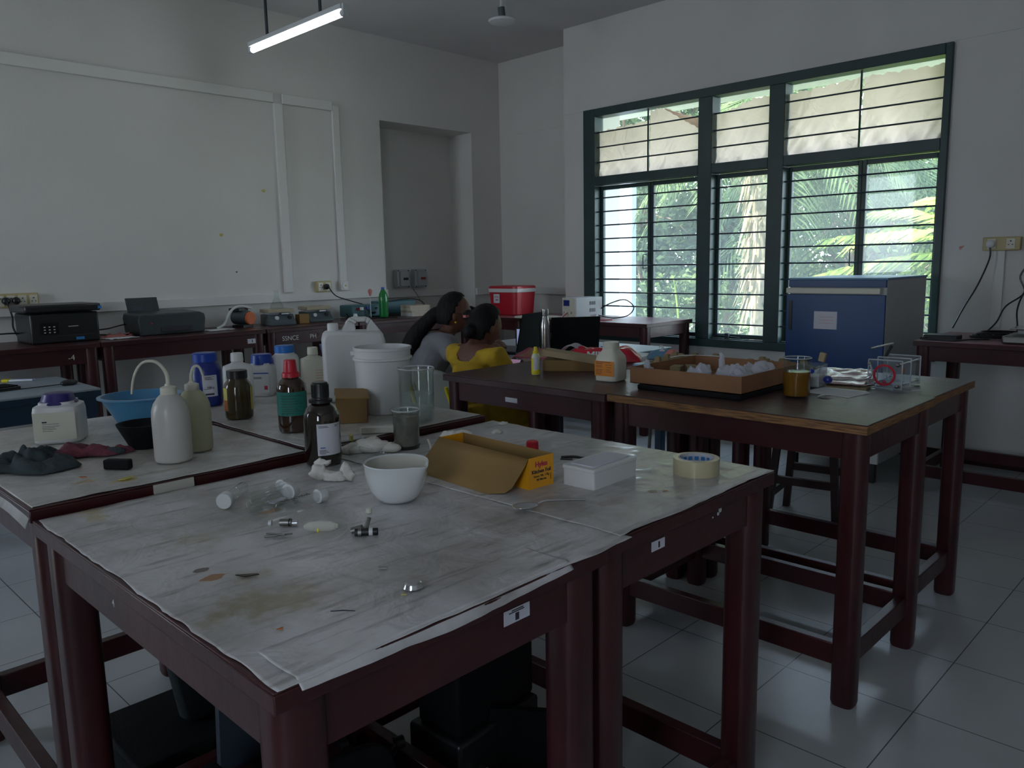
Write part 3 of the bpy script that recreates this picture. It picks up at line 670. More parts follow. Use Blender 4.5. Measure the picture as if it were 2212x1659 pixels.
# table A: front apron face sits at y = -hy+... in table space
def fp(t, x, z, dy=0):  # point on the front apron of table t for world x
    return (x-t.location.x, 0, z)
yA = -(1.752-.803)/2+.024-.001
sticker('white asset sticker', tA, (.842-tA.location.x, yA, .843), .058, .024, marks=[(-.004, -.009, .004, .003), (-.018, .005, .016, .0065), (-.012, .008, .014, .0095)])
yB = -(1.757-.817)/2+.024-.001
sticker('torn white sticker', tB, (1.255-tB.location.x, yB, .84), .045, .020, marks=[(.0, -.006, .005, .006)])
def chips(parent, pts, m='chip_white', y=None):
    b = B()
    for (x, z, r) in pts: b.cyl((x, y, z), r, .0015, 7, 'Y')
    o = b.out('paint_chips', m, parent, flat=True); o['kind'] = 'stuff'; return o
chips(tB, [(1.492-tB.location.x, .853, .006), (1.498-tB.location.x, .862, .004), (1.484-tB.location.x, .846, .004), (1.512-tB.location.x, .866, .003), (1.462-tB.location.x, .843, .002)], y=yB)
text('4', .02, 'chip_white', tA, (-(1.048-.412)/2+.0235, .12, .825), (PI/2, 0, -PI/2), 'lettering')
# lettering painted on the bench aprons
bench = [o for o in C.objects if o.get('label', '').startswith('maroon bench at the left wall under the grey')][0]
bench3 = [o for o in C.objects if o.get('label', '').startswith('maroon bench at the left wall under the two')][0]
bench1 = [o for o in C.objects if o.get('label', '').startswith('long maroon bench at the left')][0]
for par, s_, x in ((bench3, 'SSNCE', 3.18), (bench3, 'PH', 3.38), (bench3, '343', 3.55), (bench1, '-4', 1.62)):
    text(s_, .05, 'cream_plastic' if par is bench1 else 'chip_white', par, (x-par.location.x, -.31+.0215, .845), (PI/2, 0, 0), 'lettering')
sticker('white label', bench, (2.86-bench.location.x, -.31+.0215, .85), .075, .035, marks=[(-.003, -.01, .003, .01)])
b = B(); b.box((-.035, -.001, -.01), (.035, 0, .01)); 
o = b.out('sticker', 'white_label', tE, loc=(-.286, .05, .82), flat=True); o.rotation_euler = (0, 0, -PI/2); o['label'] = 'scuffed white sticker'

# ---- computer tables
def comp_table(label, x0, x1, y0, y1, h, top='blue_grey_top', leg='navy_paint', rz=0):
    cx, cy = (x0+x1)/2, (y0+y1)/2; hx, hy = (x1-x0)/2, (y1-y0)/2
    t = thing('computer_table', label, 'table', (cx, cy, 0), rz, 'blue and grey computer tables')
    B().m(1).box((-hx, -hy, h-.045), (hx, hy, h-.012)).m(0).box((-hx, -hy, h-.012), (hx, hy, h)).out('tabletop', [top, leg], t, bevel=.004)
    B().box((-hx+.02, -hy+.02, h-.15), (hx-.02, -hy+.04, h-.045)).out('modesty_panel', leg, t)
    for sx in (-1, 1):
        for sy in (-1, 1): B().box((sx*(hx-.05)-.025, sy*(hy-.05)-.025, 0), (sx*(hx-.05)+.025, sy*(hy-.05)+.025, h-.045)).out('leg', leg, t, bevel=.003)
    return t
comp_table('grey topped computer table at the left picture edge with mouse and keyboard', .25, 1.50, 4.66, 5.42, .75)
comp_table('navy edged low table behind the wash bottles and cloths, mostly hidden', .18, .40, 2.75, 3.6, .75) if False else None
comp_table('grey and blue computer table under the laptops, nearest the two women', 3.16, 3.73, 2.76, 4.1, .84)
comp_table('grey and blue computer table with a blue edge, behind the laptops', 3.76, 4.32, 2.80, 4.05, .84)

# ================================================================ PAPER COVERS (world coordinates in metres)
ST_A = [(.521, 1.19, .024, .014, (.36, .15, .03), .05), (.524, 1.233, .016, .011, (.12, .07, .05), .05), (.569, 1.152, .05, .035, (.34, .29, .14, .6), .5),
        (.531, 1.037, .12, .085, (.27, .23, .12, .75), .4), (.51, 1.692, .035, .10, (.45, .36, .08, .6), .4), (.754, 1.437, .034, .016, (.38, .16, .03), .05), (.579, 1.386, .08, .10, (.38, .33, .20, .5), .5),
        (1.02, 1.02, .10, .08, (.22, .18, .13, .5), .4), (1.18, 1.05, .10, .07, (.20, .16, .12, .45), .4), (1.37, .93, .016, .012, (.24, .16, .05), .1), (1.25, .95, .05, .02, (.28, .24, .18, .5), .3), (1.45, 1.18, .12, .018, (.22, .18, .14, .6), .3), (1.046, 1.374, .012, .008, (.40, .20, .05), .1)]
ST_C = [(.62, 1.84, .035, .014, (.55, .42, .10), .08), (.56, 1.90, .03, .018, (.45, .30, .10, .7), .15), (.70, 1.86, .08, .015, (.30, .28, .16, .6), .3), (.62, 2.15, .12, .05, (.42, .38, .22, .4), .4), (.86, 2.40, .03, .012, (.10, .14, .30, .6), .3)]
paper_mat('paper_front', (.68, .66, .66), ST_A); paper_mat('paper_back', (.66, .64, .61), ST_C, .35)
def wob(x, k): return noise.noise(Vector((x*9, k*3.1, .5)))*.006+noise.noise(Vector((x*31, k, 2.5)))*.002
def cover(name, label, x0, x1, y0, y1, z, m, hang=(0, 0, 0, 0), seed=0, fold=.004, nx=90, ny=70, cut=None):
    "paper sheet with wavy edges; hang = how far it drops over front, left, right, back"
    def fn(u, v):
        x = x0+(x1-x0)*u; y = y0+(y1-y0)*v; zz = z+.0015+.0018*max(0, noise.noise(Vector((x*7, y*7, seed))))+.001*max(0, noise.noise(Vector((x*24, y*24, seed))))
        if v == 0: y += wob(x, seed)
        if v == 1: y -= abs(wob(x, seed+1))*1.6
        if u == 0: x += abs(wob(y, seed+2))*1.5
        if u == 1: x -= abs(wob(y, seed+3))*1.5
        if v == 0 and hang[0]: y -= .003; zz -= hang[0]*(1+.3*math.sin(x*11)); 
        if u == 0 and hang[1]: x = x0-.010; zz -= hang[1]*(1+.25*math.sin(y*9))
        return (x, y, zz)
    return tag(B().grid(fn, nx, ny).out(name, m, solid=.0009), label, 'paper')
cover('paper_cover', 'stained white paper covering the nearest table, steel cap on it', .414, 1.12, .801, 1.742, .9, 'paper_front', (.0, 0, 0, 0), 1)
cover('paper_overlap', 'overlapping clean strip of paper along the near front table edge', .44, .95, .799, .905, .9027, 'paper_front', (.016, 0, 0, 0), 2, nx=60, ny=10)
cover('paper_cover', 'stained white paper under the yellow foil box and tape roll', 1.10, 1.692, .817, 1.748, .9024, 'paper_front', (0, 0, 0, 0), 3)
cover('paper_cover', 'white paper on the table with the blue basin, edge hanging down at left', .414, 1.045, 1.775, 2.722, .92, 'paper_back', (0, .045, 0, 0), 4)
cover('paper_cover', 'white paper on the table with jerrycan and white bucket', 1.066, 1.674, 1.785, 2.71, .92, 'paper_back', (0, 0, 0, 0), 5)
tag(B().grid(lambda u, v: (1.35+.34*u, 1.45-.60*v, .9052+.0035*max(0, noise.noise(Vector((u*9+v*4, v*16-u*6, 3))))), 40, 60).out('plastic_sheet', glass('film', (.98, .98, .98), .16, .05) and 'film'), 'clear wrinkled plastic film over the paper by the tape roll', 'plastic sheet')
b = B(); b.box((.655, 1.759, .897), (.745, 1.7645, .918)); tag(b.out('tape_strip', 'ceramic_matt', flat=True), 'strip of grey tape on the red edge between the papered tables', 'tape')

# ================================================================ THINGS ON THE PAPERED TABLES
ZA, ZD = .9035, .9235
def facing(p, off=0): return math.atan2(-p[1], -p[0])+off
def vessel(name, label, cat, p, parts, off=0, group=None, rz=None):
    t = thing(name, label, cat, (p[0], p[1], p[2]), facing(p, off) if rz is None else rz, group)
    return t
def lines(b, r, a0, a1, zs, seg=10, th=.0012):
    for i, z in enumerate(zs):
        k = .55+.45*((i*37) % 10)/10; b.patch(r, a0, a0+(a1-a0)*k, z, z+th, seg)
def flatlabel(b, x, y0, y1, z0, z1, marks, mi=1):
    b.m(0).quad((x, y0, z0), (x, y1, z0), (x, y1, z1), (x, y0, z1)); b.m(mi)
    for (a, c, d, e) in marks: b.quad((x+.0005, a, c), (x+.0005, d, c), (x+.0005, d, e), (x+.0005, a, e))
# front amber bottle, black cap, white label
p = (1.045, 1.690, ZA); t = vessel('reagent_bottle', 'dark amber bottle with black ribbed cap and tall white label', 'bottle', p, 0, off=0, group='amber glass reagent bottles')
B().lathe([(.036, 0), (.043, .004), (.0445, .015), (.0445, .115), (.043, .128), (.035, .143), (.024, .152), (.021, .156), (.021, .170)], seg=40).out('body', 'amber_dark', t)
b = B().lathe([(.029, .156), (.029, .163), (.0215, .165), (.021, .168), (.0195, .203), (.017, .206), (.0, .206)], seg=36)
for k in range(24): a = k*PI/12; b.box((.0190, -.0009, .17), (.0215, .0009, .200), rot=a, pivot=(0, 0, 0))
b.out('cap', 'black_plastic', t)
B().patch(.0452, -.30, 1.15, .030, .108, 16).out('label', 'white_label', t)
b = B().m(0); lines(b, .0455, -.2, .4, (.034, .037, .040, .043, .099, .102), 8); lines(b, .0455, .7, 1.1, (.099, .102), 5); b.m(1); lines(b, .0455, -.15, .35, (.048,), 6, .0025); b.out('print', ['ink', 'ink_blue'], t)
# amber bottle with red cap and teal label
p = (1.157, 2.022, ZD); t = vessel('reagent_bottle', 'amber bottle with tall red cap and teal label', 'bottle', p, 0, group='amber glass reagent bottles')
B().lathe([(.035, 0), (.0405, .004), (.042, .015), (.042, .125), (.040, .138), (.030, .150), (.024, .154), (.024, .166)], seg=40).out('body', 'amber', t)
B().lathe([(.0255, .157), (.0255, .166), (.0235, .170), (.0195, .172), (.0165, .205), (.014, .207), (0, .207)], seg=36).out('cap', 'red_cap', t)
B().patch(.0426, -1.3, 1.2, .050, .118, 26).out('label', 'teal_label', t)
b = B(); lines(b, .0430, -.8, .8, (.057, .063, .069, .076, .084, .091, .099, .107), 12); b.out('print', 'ink', t)
# brown jar with black lid
p = (1.150, 2.335, ZD); t = vessel('powder_jar', 'brown glass jar of powder with black screw lid and torn yellow label', 'jar', p, 0)
B().lathe([(.036, 0), (.041, .004), (.043, .014), (.043, .096), (.040, .110), (.031, .122), (.030, .130)], seg=40).out('body', 'amber_powder', t)
B().lathe([(.0315, .127), (.0315, .150), (.030, .152), (0, .152)], seg=36).out('lid', 'black_plastic', t)
b = B().patch(.0436, -1.75, -.85, .028, .100, 12); b.m(1).patch(.0438, -1.55, -.85, .028, .062, 10); b.out('label', ['yellow_label', 'scrap_orange'], t); o = B().patch(.0436, .95, 1.75, .028, .102, 12).out('label', 'yellow_label', t)
# flat white HDPE bottles
def hdpe(label, p, w_, h_, capc, off=0, m='white_plastic'):
    t = vessel('plastic_bottle', label, 'bottle', p, 0, off, 'white flat-shouldered plastic bottles')
    B().lathe([(w_*.46, 0), (w_*.5, .006), (w_*.5, h_*.70), (w_*.47, h_*.75), (w_*.22, h_*.80), (w_*.19, h_*.82), (w_*.19, h_*.86)], seg=40, sx=.62, sy=1, sq=4).out('body', m, t)
    B().lathe([(w_*.2, h_*.835), (w_*.215, h_*.845), (w_*.2, h_*.985), (w_*.18, h_), (0, h_)], seg=30).out('cap', capc, t)
    b = B(); x = w_*.5*.62+.001; flatlabel(b, x, -w_*.02, w_*.38, h_*.18, h_*.56, [(w_*.0, h_*.5, w_*.36, h_*.505), (w_*.02, h_*.44, w_*.3, h_*.447), (w_*.02, h_*.38, w_*.33, h_*.387), (w_*.02, h_*.32, w_*.28, h_*.327), (w_*.02, h_*.26, w_*.33, h_*.267)]); b.out('label', [m, 'ink_red'], t)
hdpe('flat white plastic bottle behind the brown powder jar', (1.270, 2.570, ZD), .100, .180, 'white_plastic')
hdpe('off-white flat plastic bottle behind the red-capped amber bottle', (1.585, 2.600, ZD), .094, .170, 'cream_plastic', .15, 'cream_plastic')
# blue bottle
p = (1.195, 2.655, ZD); t = vessel('plastic_bottle', 'all blue plastic bottle with white label, behind the wash bottles', 'bottle', p, 0)
B().lathe([(.046, 0), (.051, .005), (.052, .02), (.052, .120), (.046, .140), (.038, .150), (.037, .160)], seg=40).out('body', 'navy_plastic', t)
B().lathe([(.040, .152), (.040, .178), (.036, .182), (0, .182)], seg=36).out('cap', 'blue_cap', t)
b = B().patch(.0526, -.25, .70, .035, .108, 12); b.m(1); lines(b, .0530, -.2, .6, (.060, .093, .096, .099, .102), 8); b.patch(.0530, -.1, .45, .040, .046, 6); b.out('label', ['white_label', 'ink'], t)
text('500 g', .010, 'ink', t, (.0535, .012, .066), (PI/2, 0, PI/2), 'print')
# square jar blue lid
p = (1.430, 2.700, ZD); t = vessel('powder_jar', 'square white jar with dark blue lid and blue banded label', 'jar', p, 0, -.35)
B().lathe([(.044, 0), (.047, .004), (.048, .012), (.048, .098), (.044, .108), (.036, .114), (.035, .120)], seg=44, sq=5).out('body', 'white_plastic', t)
B().lathe([(.040, .116), (.040, .119), (.0395, .121), (.036, .149), (.033, .152), (0, .152)], seg=40).out('lid', 'blue_cap', t)
b = B(); flatlabel(b, .0545*.905, -.040, .040, .014, .094, []); b.m(1).quad((.0500, -.040, .084), (.0500, .040, .084), (.0500, .040, .088), (.0500, -.040, .088)); b.m(2)
for z in (.070, .066): b.quad((.0500, -.026+.004, z), (.0500, .014, z), (.0500, .014, z+.0018), (.0500, -.022, z+.0018))
b.m(3).quad((.0501, .022, .026), (.0501, .034, .026), (.0501, .034, .040), (.0501, .022, .040)); b.out('label', ['white_plastic', 'ink_blue', 'ink', 'ink_red'], t)
# round white jar bright blue cap
p = (1.520, 2.690, ZD); t = vessel('plastic_bottle', 'white bottle with bright light-blue cap behind the red-capped bottle', 'bottle', p, 0)
B().lathe([(.046, 0), (.051, .005), (.052, .02), (.052, .122), (.046, .138), (.036, .146), (.035, .154)], seg=40).out('body', 'white_plastic', t); B().lathe([(.0365, .150), (.0365, .174), (.033, .177), (0, .177)], seg=36).out('cap', 'light_blue_cap', t)
# jerrycan
p = (1.585, 2.33, ZD); t = thing('jerrycan', 'translucent white jerrycan with moulded handle and spout', 'jerrycan', p, facing(p)+PI/2+.06)
b = B()
body = [(-.100, 0), (.100, 0), (.106, .01), (.108, .20), (.098, .236), (.060, .285), (.052, .290), (-.008, .290), (-.018, .284), (-.046, .249), (-.088, .246), (-.102, .238), (-.108, .215), (-.108, .01)]
hole = [(.003, .252), (.045, .252), (.052, .262), (.046, .272), (.010, .274), (.003, .264)]
def extr(b, outl, y0, y1, inset):
    n = len(outl); cx = sum(q[0] for q in outl)/n; cz = sum(q[1] for q in outl)/n
    rings = []
    for (y, k) in ((y0, 1-inset), (y0+.018, 1), (y1-.018, 1), (y1, 1-inset)):
        rings.append([b.bm.verts.new((cx+(x-cx)*k, y, cz+(z-cz)*k)) for x, z in outl])
    for p_, q_ in zip(rings, rings[1:]):
        for i in range(n): b.bm.faces.new((p_[i], p_[(i+1) % n], q_[(i+1) % n], q_[i]))
    b.bm.faces.new(rings[0][::-1]); b.bm.faces.new(rings[-1]); b._t()
lower = [(-.100, 0), (.100, 0), (.107, .012), (.108, .20), (.100, .232), (.090, .243), (-.088, .246), (-.102, .238), (-.108, .215), (-.107, .012)]
extr(b, lower, -.06, .06, .05); body_o = b.out('body', 'white_plastic', t, bevel=.006)
b = B(); pts = [(-.040, 0, .238), (-.020, 0, .270), (-.004, 0, .281), (.024, 0, .283), (.052, 0, .281), (.068, 0, .262), (.090, 0, .232)]
P_ = [((-.045, .235), (.010, .235)), ((-.018, .282), (.008, .268)), ((-.006, .291), (.014, .274)), ((.050, .291), (.042, .274)), ((.062, .284), (.052, .264)), ((.104, .228), (.046, .240))]
for (a, c), (d, e) in zip(P_, P_[1:]):
    for y0, y1 in ((-.020, .020),):
        v = [b.bm.verts.new(q) for q in ((a[0], y0, a[1]), (c[0], y0, c[1]), (e[0], y0, e[1]), (d[0], y0, d[1]), (a[0], y1, a[1]), (c[0], y1, c[1]), (e[0], y1, e[1]), (d[0], y1, d[1]))]
        for f in ((0, 1, 2, 3), (7, 6, 5, 4), (0, 4, 5, 1), (1, 5, 6, 2), (2, 6, 7, 3), (3, 7, 4, 0)): b.bm.faces.new([v[i] for i in f])
b._t(); b.out('handle', 'white_plastic', t, bevel=.004)
B().lathe([(.019, .240), (.019, .268), (.017, .272), (0, .272)], (-.068, 0, 0), 24).out('cap', 'white_plastic', t)
# bucket
p = (1.520, 2.075, ZD); t = thing('bucket', 'white plastic bucket without lid', 'bucket', p)
B().lathe([(.0, .003), (.080, .003), (.083, .0), (.090, .200), (.0935, .201), (.0935, .209), (.0885, .210), (.081, .008), (0, .008)], seg=56).out('shell', 'white_plastic', t)
B().lathe([(.0895, .168), (.095, .170), (.095, .176), (.0895, .178), (.0895, .168)], seg=56).out('rim_band', 'white_plastic', t); B().box((.088, -.014, .180), (.104, .014, .196), rot=facing(p)+PI*.5-.3+PI, pivot=(0, 0, 0)).out('lug', 'white_plastic', t, bevel=.003)
# big beaker with water
def beaker(label, p, r, h, fill, fm, m='clear_glass', foot=0):
    t = thing('beaker', label, 'beaker', p, facing(p)+.9)
    prof = [(0, .002), (r*.93, .002), (r, .008), (r, h-.012), (r*1.07, h), (r*1.04, h+.0015), (r*.985, h-.010), (r*.97, .010), (r*.9, .006), (0, .006)]
    b = B().lathe(prof, seg=48)
    for v in b.bm.verts:
        if v.co.z > h-.02:
            a = math.atan2(v.co.y, v.co.x); k = max(0, math.cos(a))**18; v.co.x *= 1+.16*k; v.co.z -= .006*k
    b.out('glass', m, t)
    B().lathe([(r*1.035, h-.0015), (r*1.085, h+.0005), (r*1.035, h+.0025), (r*1.035, h-.0015)], seg=48).out('rim', 'glass_rim', t)
    if fill: B().lathe([(0, .0065), (r*.90, .0065), (r*.965, .012), (r*.965, fill-.001), (0, fill)], seg=40).out('contents', fm, t)
    return t
beaker('large clear beaker half full of water, beside the white bucket', (1.470, 1.845, ZD), .052, .162, .088, 'water')
t = beaker('small grimy beaker beside the open yellow foil box', (1.285, 1.662, ZA), .035, .104, .09, 'grime')
B().lathe([(.0, .0), (.034, .0), (.036, .010), (.0, .0105)], seg=36).out('residue', 'amber_dark', t)
# cardboard box with half open lid
p = (1.365, 2.03, ZD); t = thing('cardboard_box', 'small brown cardboard box with its lid ajar, behind the amber bottle', 'box', p, R(54))
B().box((-.065, -.046, 0), (.065, .046, .075)).out('carton', 'card_dark', t, bevel=.001)
lid = B().box((-.072, -.05, 0), (.070, .05, .0035)); lid.box((.068, -.05, -.018), (.071, .05, .002)); o = lid.out('lid', 'card', t, loc=(0, 0, .079)); o.rotation_euler = (R(3), R(-3), R(4))
# wash bottles
def wash(label, p, r, h, noz, m, off=0):
    t = vessel('wash_bottle', label, 'bottle', p, 0, off, 'plastic wash bottles with bent spouts')
    B().lathe([(r*.85, 0), (r*.97, .004), (r, .014), (r, h*.56), (r*.97, h*.66), (r*.85, h*.75), (r*.62, h*.83), (r*.40, h*.875), (r*.38, h*.90)], seg=44).out('body', m, t)
    b = B().lathe([(r*.42, h*.865), (r*.44, h*.875), (r*.42, h*.955), (r*.32, h*.965), (r*.18, h*.975), (r*.16, h), (0, h)], seg=30); b.out('cap', 'cream_plastic', t)
    B().tube([(q[0], q[1]*1.0, h-.004+q[2]) for q in noz], .0048, 10, 8, .45).out('spout', 'cream_plastic', t)
    return t
def noz(dx, hh, ex, ez, n=1): return [(0, 0, 0), (0, dx*.02, hh*.45), (0, dx*.22, hh*.88), (0, dx*.5, hh), (0, dx*.75, hh*.86), (0, dx*.95, hh*.4), (0, dx*1.05, ez)]
wash('cloudy white wash bottle with long bent spout, in front', (.775, 1.935, ZD), .0445, .192, noz(-.078, .062, 0, -.015), 'hdpe')
wash('yellowish wash bottle with short bent spout, behind the cloudy one', (.863, 2.005, ZD), .042, .182, noz(.030, .042, 0, .002), 'hdpe_yellow')
# wide jar purple lid
p = (.668, 2.43, ZD); t = vessel('powder_jar', 'wide white jar with dark purple lid behind the cloths', 'jar', p, 0, -.25)
B().lathe([(.056, 0), (.060, .005), (.060, .085), (.057, .100), (.045, .106), (.044, .112)], seg=48, sq=5).out('body', 'white_plastic', t)
b = B().lathe([(.049, .103), (.050, .106), (.048, .111), (.044, .113), (.037, .132), (.034, .134), (0, .134)], seg=12); b.out('lid', 'purple_cap', t)
b = B(); flatlabel(b, .0615, -.052, .052, .012, .088, [(-.030, .060, -.018, .064), (-.030, .056, .012, .057), (-.030, .050, .012, .051), (-.030, .046, .000, .047), (-.030, .042, .004, .043), (-.030, .037, -.004, .038)]); b.out('label', ['cream_plastic', 'ink'], t)
# basin
p = (.935, 2.555, ZD); t = thing('basin', 'light blue plastic basin', 'basin', p)
B().lathe([(0, .002), (.070, .002), (.073, 0), (.112, .072), (.124, .076), (.124, .080), (.112, .081), (.069, .007), (0, .006)], seg=56).out('bowl', 'basin_blue', t)
# black mortar
p = (.790, 2.15, ZD); t = thing('mortar', 'black stone mortar beside the wash bottles', 'mortar', p)
B().lathe([(0, 0), (.036, 0), (.040, .003), (.068, .062), (.069, .066), (.064, .066), (.060, .062), (.030, .014), (0, .010)], seg=48).out('bowl', 'black_matt', t)
p = (.650, 1.955, ZD); tag(B().box((-.032, -.011, 0), (.032, .011, .024)).out('duster_block', 'black_matt', loc=p, rot=R(-52), bevel=.004), 'small black block lying in front of the black mortar', 'block')
# crumpled cloths
def cloth(name, label, c, rx, ry, h, m, seed, rz=0, cat='cloth'):
    def fn(u, v):
        a = 2*PI*u; r = v; k = 1+.22*math.sin(3*a+seed)+.14*math.sin(5*a+seed*2.3)
        x, y = rx*r*k*math.cos(a), ry*r*k*math.sin(a); q = max(0, 1-r*r)**.6
        n1 = noise.noise(Vector((x*22, y*22, seed))); n2 = noise.noise(Vector((x*50, y*50, seed+4)))
        z = h*q*(.55+.75*n1)+h*.35*n2*q+.003; ridge = abs(math.sin((x*.7+y)*70+3*n1)); z += h*.25*ridge*q
        return (x, y, max(.002, z))
    return tag(B().grid(fn, 90, 22).out(name, m, loc=c, rot=rz, solid=.002), label, cat)
cloth('rag', 'crumpled dark grey cloth at the left picture edge', (.500, 2.15, ZD), .125, .085, .045, 'cloth_grey', 3, R(-45))
cloth('rag', 'crumpled dark red striped rag between white jar and black mortar', (.640, 2.18, ZD), .105, .048, .032, 'cloth_red', 8, R(-38))
tag(B().sph((0, 0, .010), .028, (1, .5, .35), 14, 8).out('rag_tip', 'cloth_grey', loc=(.70, 2.12, ZD), rot=R(-45)), 'dark end of cloth poking out right of the red rag', 'cloth')
for k, (x, y, lab, m, s_) in enumerate([(.627, 1.845, 'yellowed torn leaf scrap on the back left paper', 'yellow_label', 1), (.735, 2.20, 'greenish dry leaf scrap right of the red rag', 'pulp', 1.1), (.565, 1.93, 'second yellow scrap near the left paper edge', 'scrap_orange', .5)]):
    tag(B().slab([(-.018*s_, -.004*s_), (-.006*s_, -.010*s_), (.016*s_, -.003*s_), (.020*s_, .006*s_), (.003*s_, .007*s_)], 0, .002).out('scrap', m, loc=(x, y, ZD+.0015), rot=k, flat=True), lab, 'scrap')
# tissue blobs
def tissue(label, pts, c, rads, seed, rz=0, m='tissue', name='crumpled_tissue', amp=.35):
    b = B()
    for (q, r, s_) in zip(pts, rads[0], rads[1]): b.sph(q, r, s_, 20, 14)
    for v in b.bm.verts:
        n1 = noise.noise(v.co*55+Vector((seed, 0, 0))); n2 = noise.noise(v.co*130+Vector((0, seed, 0))); v.co += v.co.normalized()*(n1*.010+n2*.004)*amp*2.4
        if v.co.z < .0015: v.co.z = .0015
    return tag(b.out(name, m, loc=c, rot=rz, ang=60), label, 'tissue')
tissue('crumpled white tissue in front of the amber bottle', [(-.035, 0, .020), (-.028, .012, .038), (-.005, -.004, .012), (.012, -.006, .012), (.026, .0, .020), (.038, -.006, .012)], (.972, 1.532, ZA), ([.020, .014, .020, .018, .018, .012], [(1, .8, .9), (1.5, .7, .7), (1.2, .8, .7), (.9, .7, .7), (.7, .6, 1.2), (.9, .8, 1.1)]), 2, R(-45))
tissue('dusty folded tissue under the clear tube, behind the mortar', [(-.05, 0, .012), (0, .004, .018), (.05, 0, .012)], (1.19, 1.69, ZA), ([.03, .035, .026], [(1.2, .7, .5), (1.3, .8, .55), (1, .8, .5)]), 6, R(-40))
tissue('white tissue behind the yellow foil box', [(-.02, 0, .006), (.02, .003, .008)], (1.46, 1.665, ZA), ([.02, .022], [(1.2, .8, .6), (1.1, .7, .6)]), 9, R(-45))
tissue('small white crumb of tissue near the far paper edge', [(0, 0, .004)], (1.565, 1.60, ZA), ([.013], [(1, 1, .6)]), 12)
tissue('tiny scrap of white tissue by the far corner of the paper', [(0, 0, .003)], (1.67, 1.68, ZA), ([.011], [(1.4, .9, .5)]), 14)
# white blocks by the step between the tables
tag(B().box((-.055, -.010, 0), (.055, .010, .020)).out('foam_block', 'ceramic_matt', loc=(1.300, 1.800, ZD), rot=R(-40), bevel=.003), 'long white foam block in front of the brown cardboard box', 'block')
t = thing('thermometer_case', 'clear plastic case with a green band right of the amber bottle', 'case', (1.145, 1.80, ZD), R(-22))
B().box((-.075, -.013, 0), (.075, .013, .014)).out('case', 'acrylic', t, bevel=.004); B().box((.045, -.0145, .0), (.051, .0145, .0155)).out('band', 'yellow_label', t)
# clear graduated cylinder lying down
a, c_ = at(760, 972, ZA+.02), at(905, 1012, ZA+.02)
t = thing('measuring_cylinder', 'clear glass cylinder lying between the amber bottle and the mortar', 'cylinder', (a.x, a.y, ZA), math.atan2(c_.y-a.y, c_.x-a.x))
L_ = (c_-a).length; B().rod((.01, 0, .0185), (L_, 0, .0185), .0165, 28).out('tube', 'clear_glass', t); B().rod((0, 0, .021), (.010, 0, .021), .021, 6).out('foot', 'clear_glass', t); B().rod((L_, 0, .0185), (L_+.004, 0, .0185), .0185, 28).out('rim', 'clear_glass', t)
b = B()
for k in range(14): b.rod((.03+k*.011, 0, .0355), (.031+k*.011, 0, .0355), .0012 if k % 5 else .003, 6)
b.out('graduation', 'white_plastic', t)['kind'] = 'stuff'
# culture tubes with white caps
def ctube(label, pc, pe, lid, m='clear_glass', grad=False, r=.011, card=False, group='capped glass tubes'):
    a, e = at(*pc, ZA+.013), at(*pe, ZA+.013); d = e-a
    t = thing('capped_tube', label, 'tube', (a.x, a.y, ZA), math.atan2(d.y, d.x), group); L = d.length
    B().lathe([(r*.92, 0), (r, .002), (r, L-.012), (r*.8, L-.004), (0, L)], seg=24).out('tube', m, t).rotation_euler = (0, PI/2, 0)
    t.children[0].location = (.006, 0, r+.0035)
    c = B().lathe([(0, -.011), (r*1.25, -.011), (r*1.35, -.009), (r*1.35, .008), (r*1.2, .009), (0, .009)], seg=24).out('cap', lid, t); c.rotation_euler = (0, PI/2, 0); c.location = (0, 0, r*1.35)
    if grad:
        b = B()
        for k in range(11): b.rod((.030+k*.0062, -.005 if k % 2 else -.008, 2*r+.003), (.030+k*.0062, .005, 2*r+.0037), .0006, 5)
        b.out('graduation', 'ink', t)['kind'] = 'stuff'
    if card: B().box((.02, -.008, .006), (.06, .008, .008)).out('paper_slip', 'white_label', t)
    return t
ctube('glass tube lying apart at left, its round white cap facing us', (488, 1084), (527, 1055), 'white_plastic', r=.0125)
ctube('rearmost of the three glass tubes with white caps', (612, 1050), (545, 1078), 'white_plastic')
ctube('middle one of the three glass tubes lying together', (620, 1055), (547, 1088), 'white_plastic')
ctube('frontmost of three tubes lying together, paper slip inside', (628, 1064), (540, 1100), 'white_plastic', card=True, r=.0125)
ctube('graduated tube with white cap lying right of the three tubes', (692, 1072), (600, 1100), 'white_plastic', grad=True)
# clear film scrap bag under the tubes
tag(B().grid(lambda u, v: (.70+.13*u, 1.36+.12*v+.03*u, ZA+.001+.003*max(0, noise.noise(Vector((u*6, v*9, 2))))), 16, 14).out('plastic_bag', 'film'), 'clear thin plastic bag left of the small valve parts', 'bag')
# small valve parts
t = thing('steel_fitting', 'small steel connector with dark rings near the clear bag', 'fitting', at(618, 1136, ZA), R(-48)); t.location.z = ZA
B().cyl((0, 0, .007), .007, .022, 16, 'X').out('barrel', 'steel_dull', t); B().cyl((.018, 0, .006), .006, .010, 16, 'X').out('nut', 'steel', t); B().cyl((.008, 0, .007), .0078, .0025, 16, 'X').out('ring', 'black_plastic', t); B().cyl((-.03, 0, .006), .0055, .006, 14, 'X').out('stopper', 'white_plastic', t)
t = thing('tweezers', 'pair of grey metal keys crossed below the small steel connector', 'key', at(600, 1156, ZA+.002), R(-30)); t.location.z = ZA+.001
B().box((-.024, -.004, 0), (.026, .001, .003)).out('blade', 'steel_dull', t, bevel=.001); B().box((-.022, -.003, .002), (.016, .002, .005), rot=R(-28)).out('blade', 'steel_dull', t, bevel=.001)
t = thing('paper_roll', 'small rolled paper tied with a green band, with a clear glass stopper', 'roll', at(688, 1146, ZA), R(-44)); t.location.z = ZA
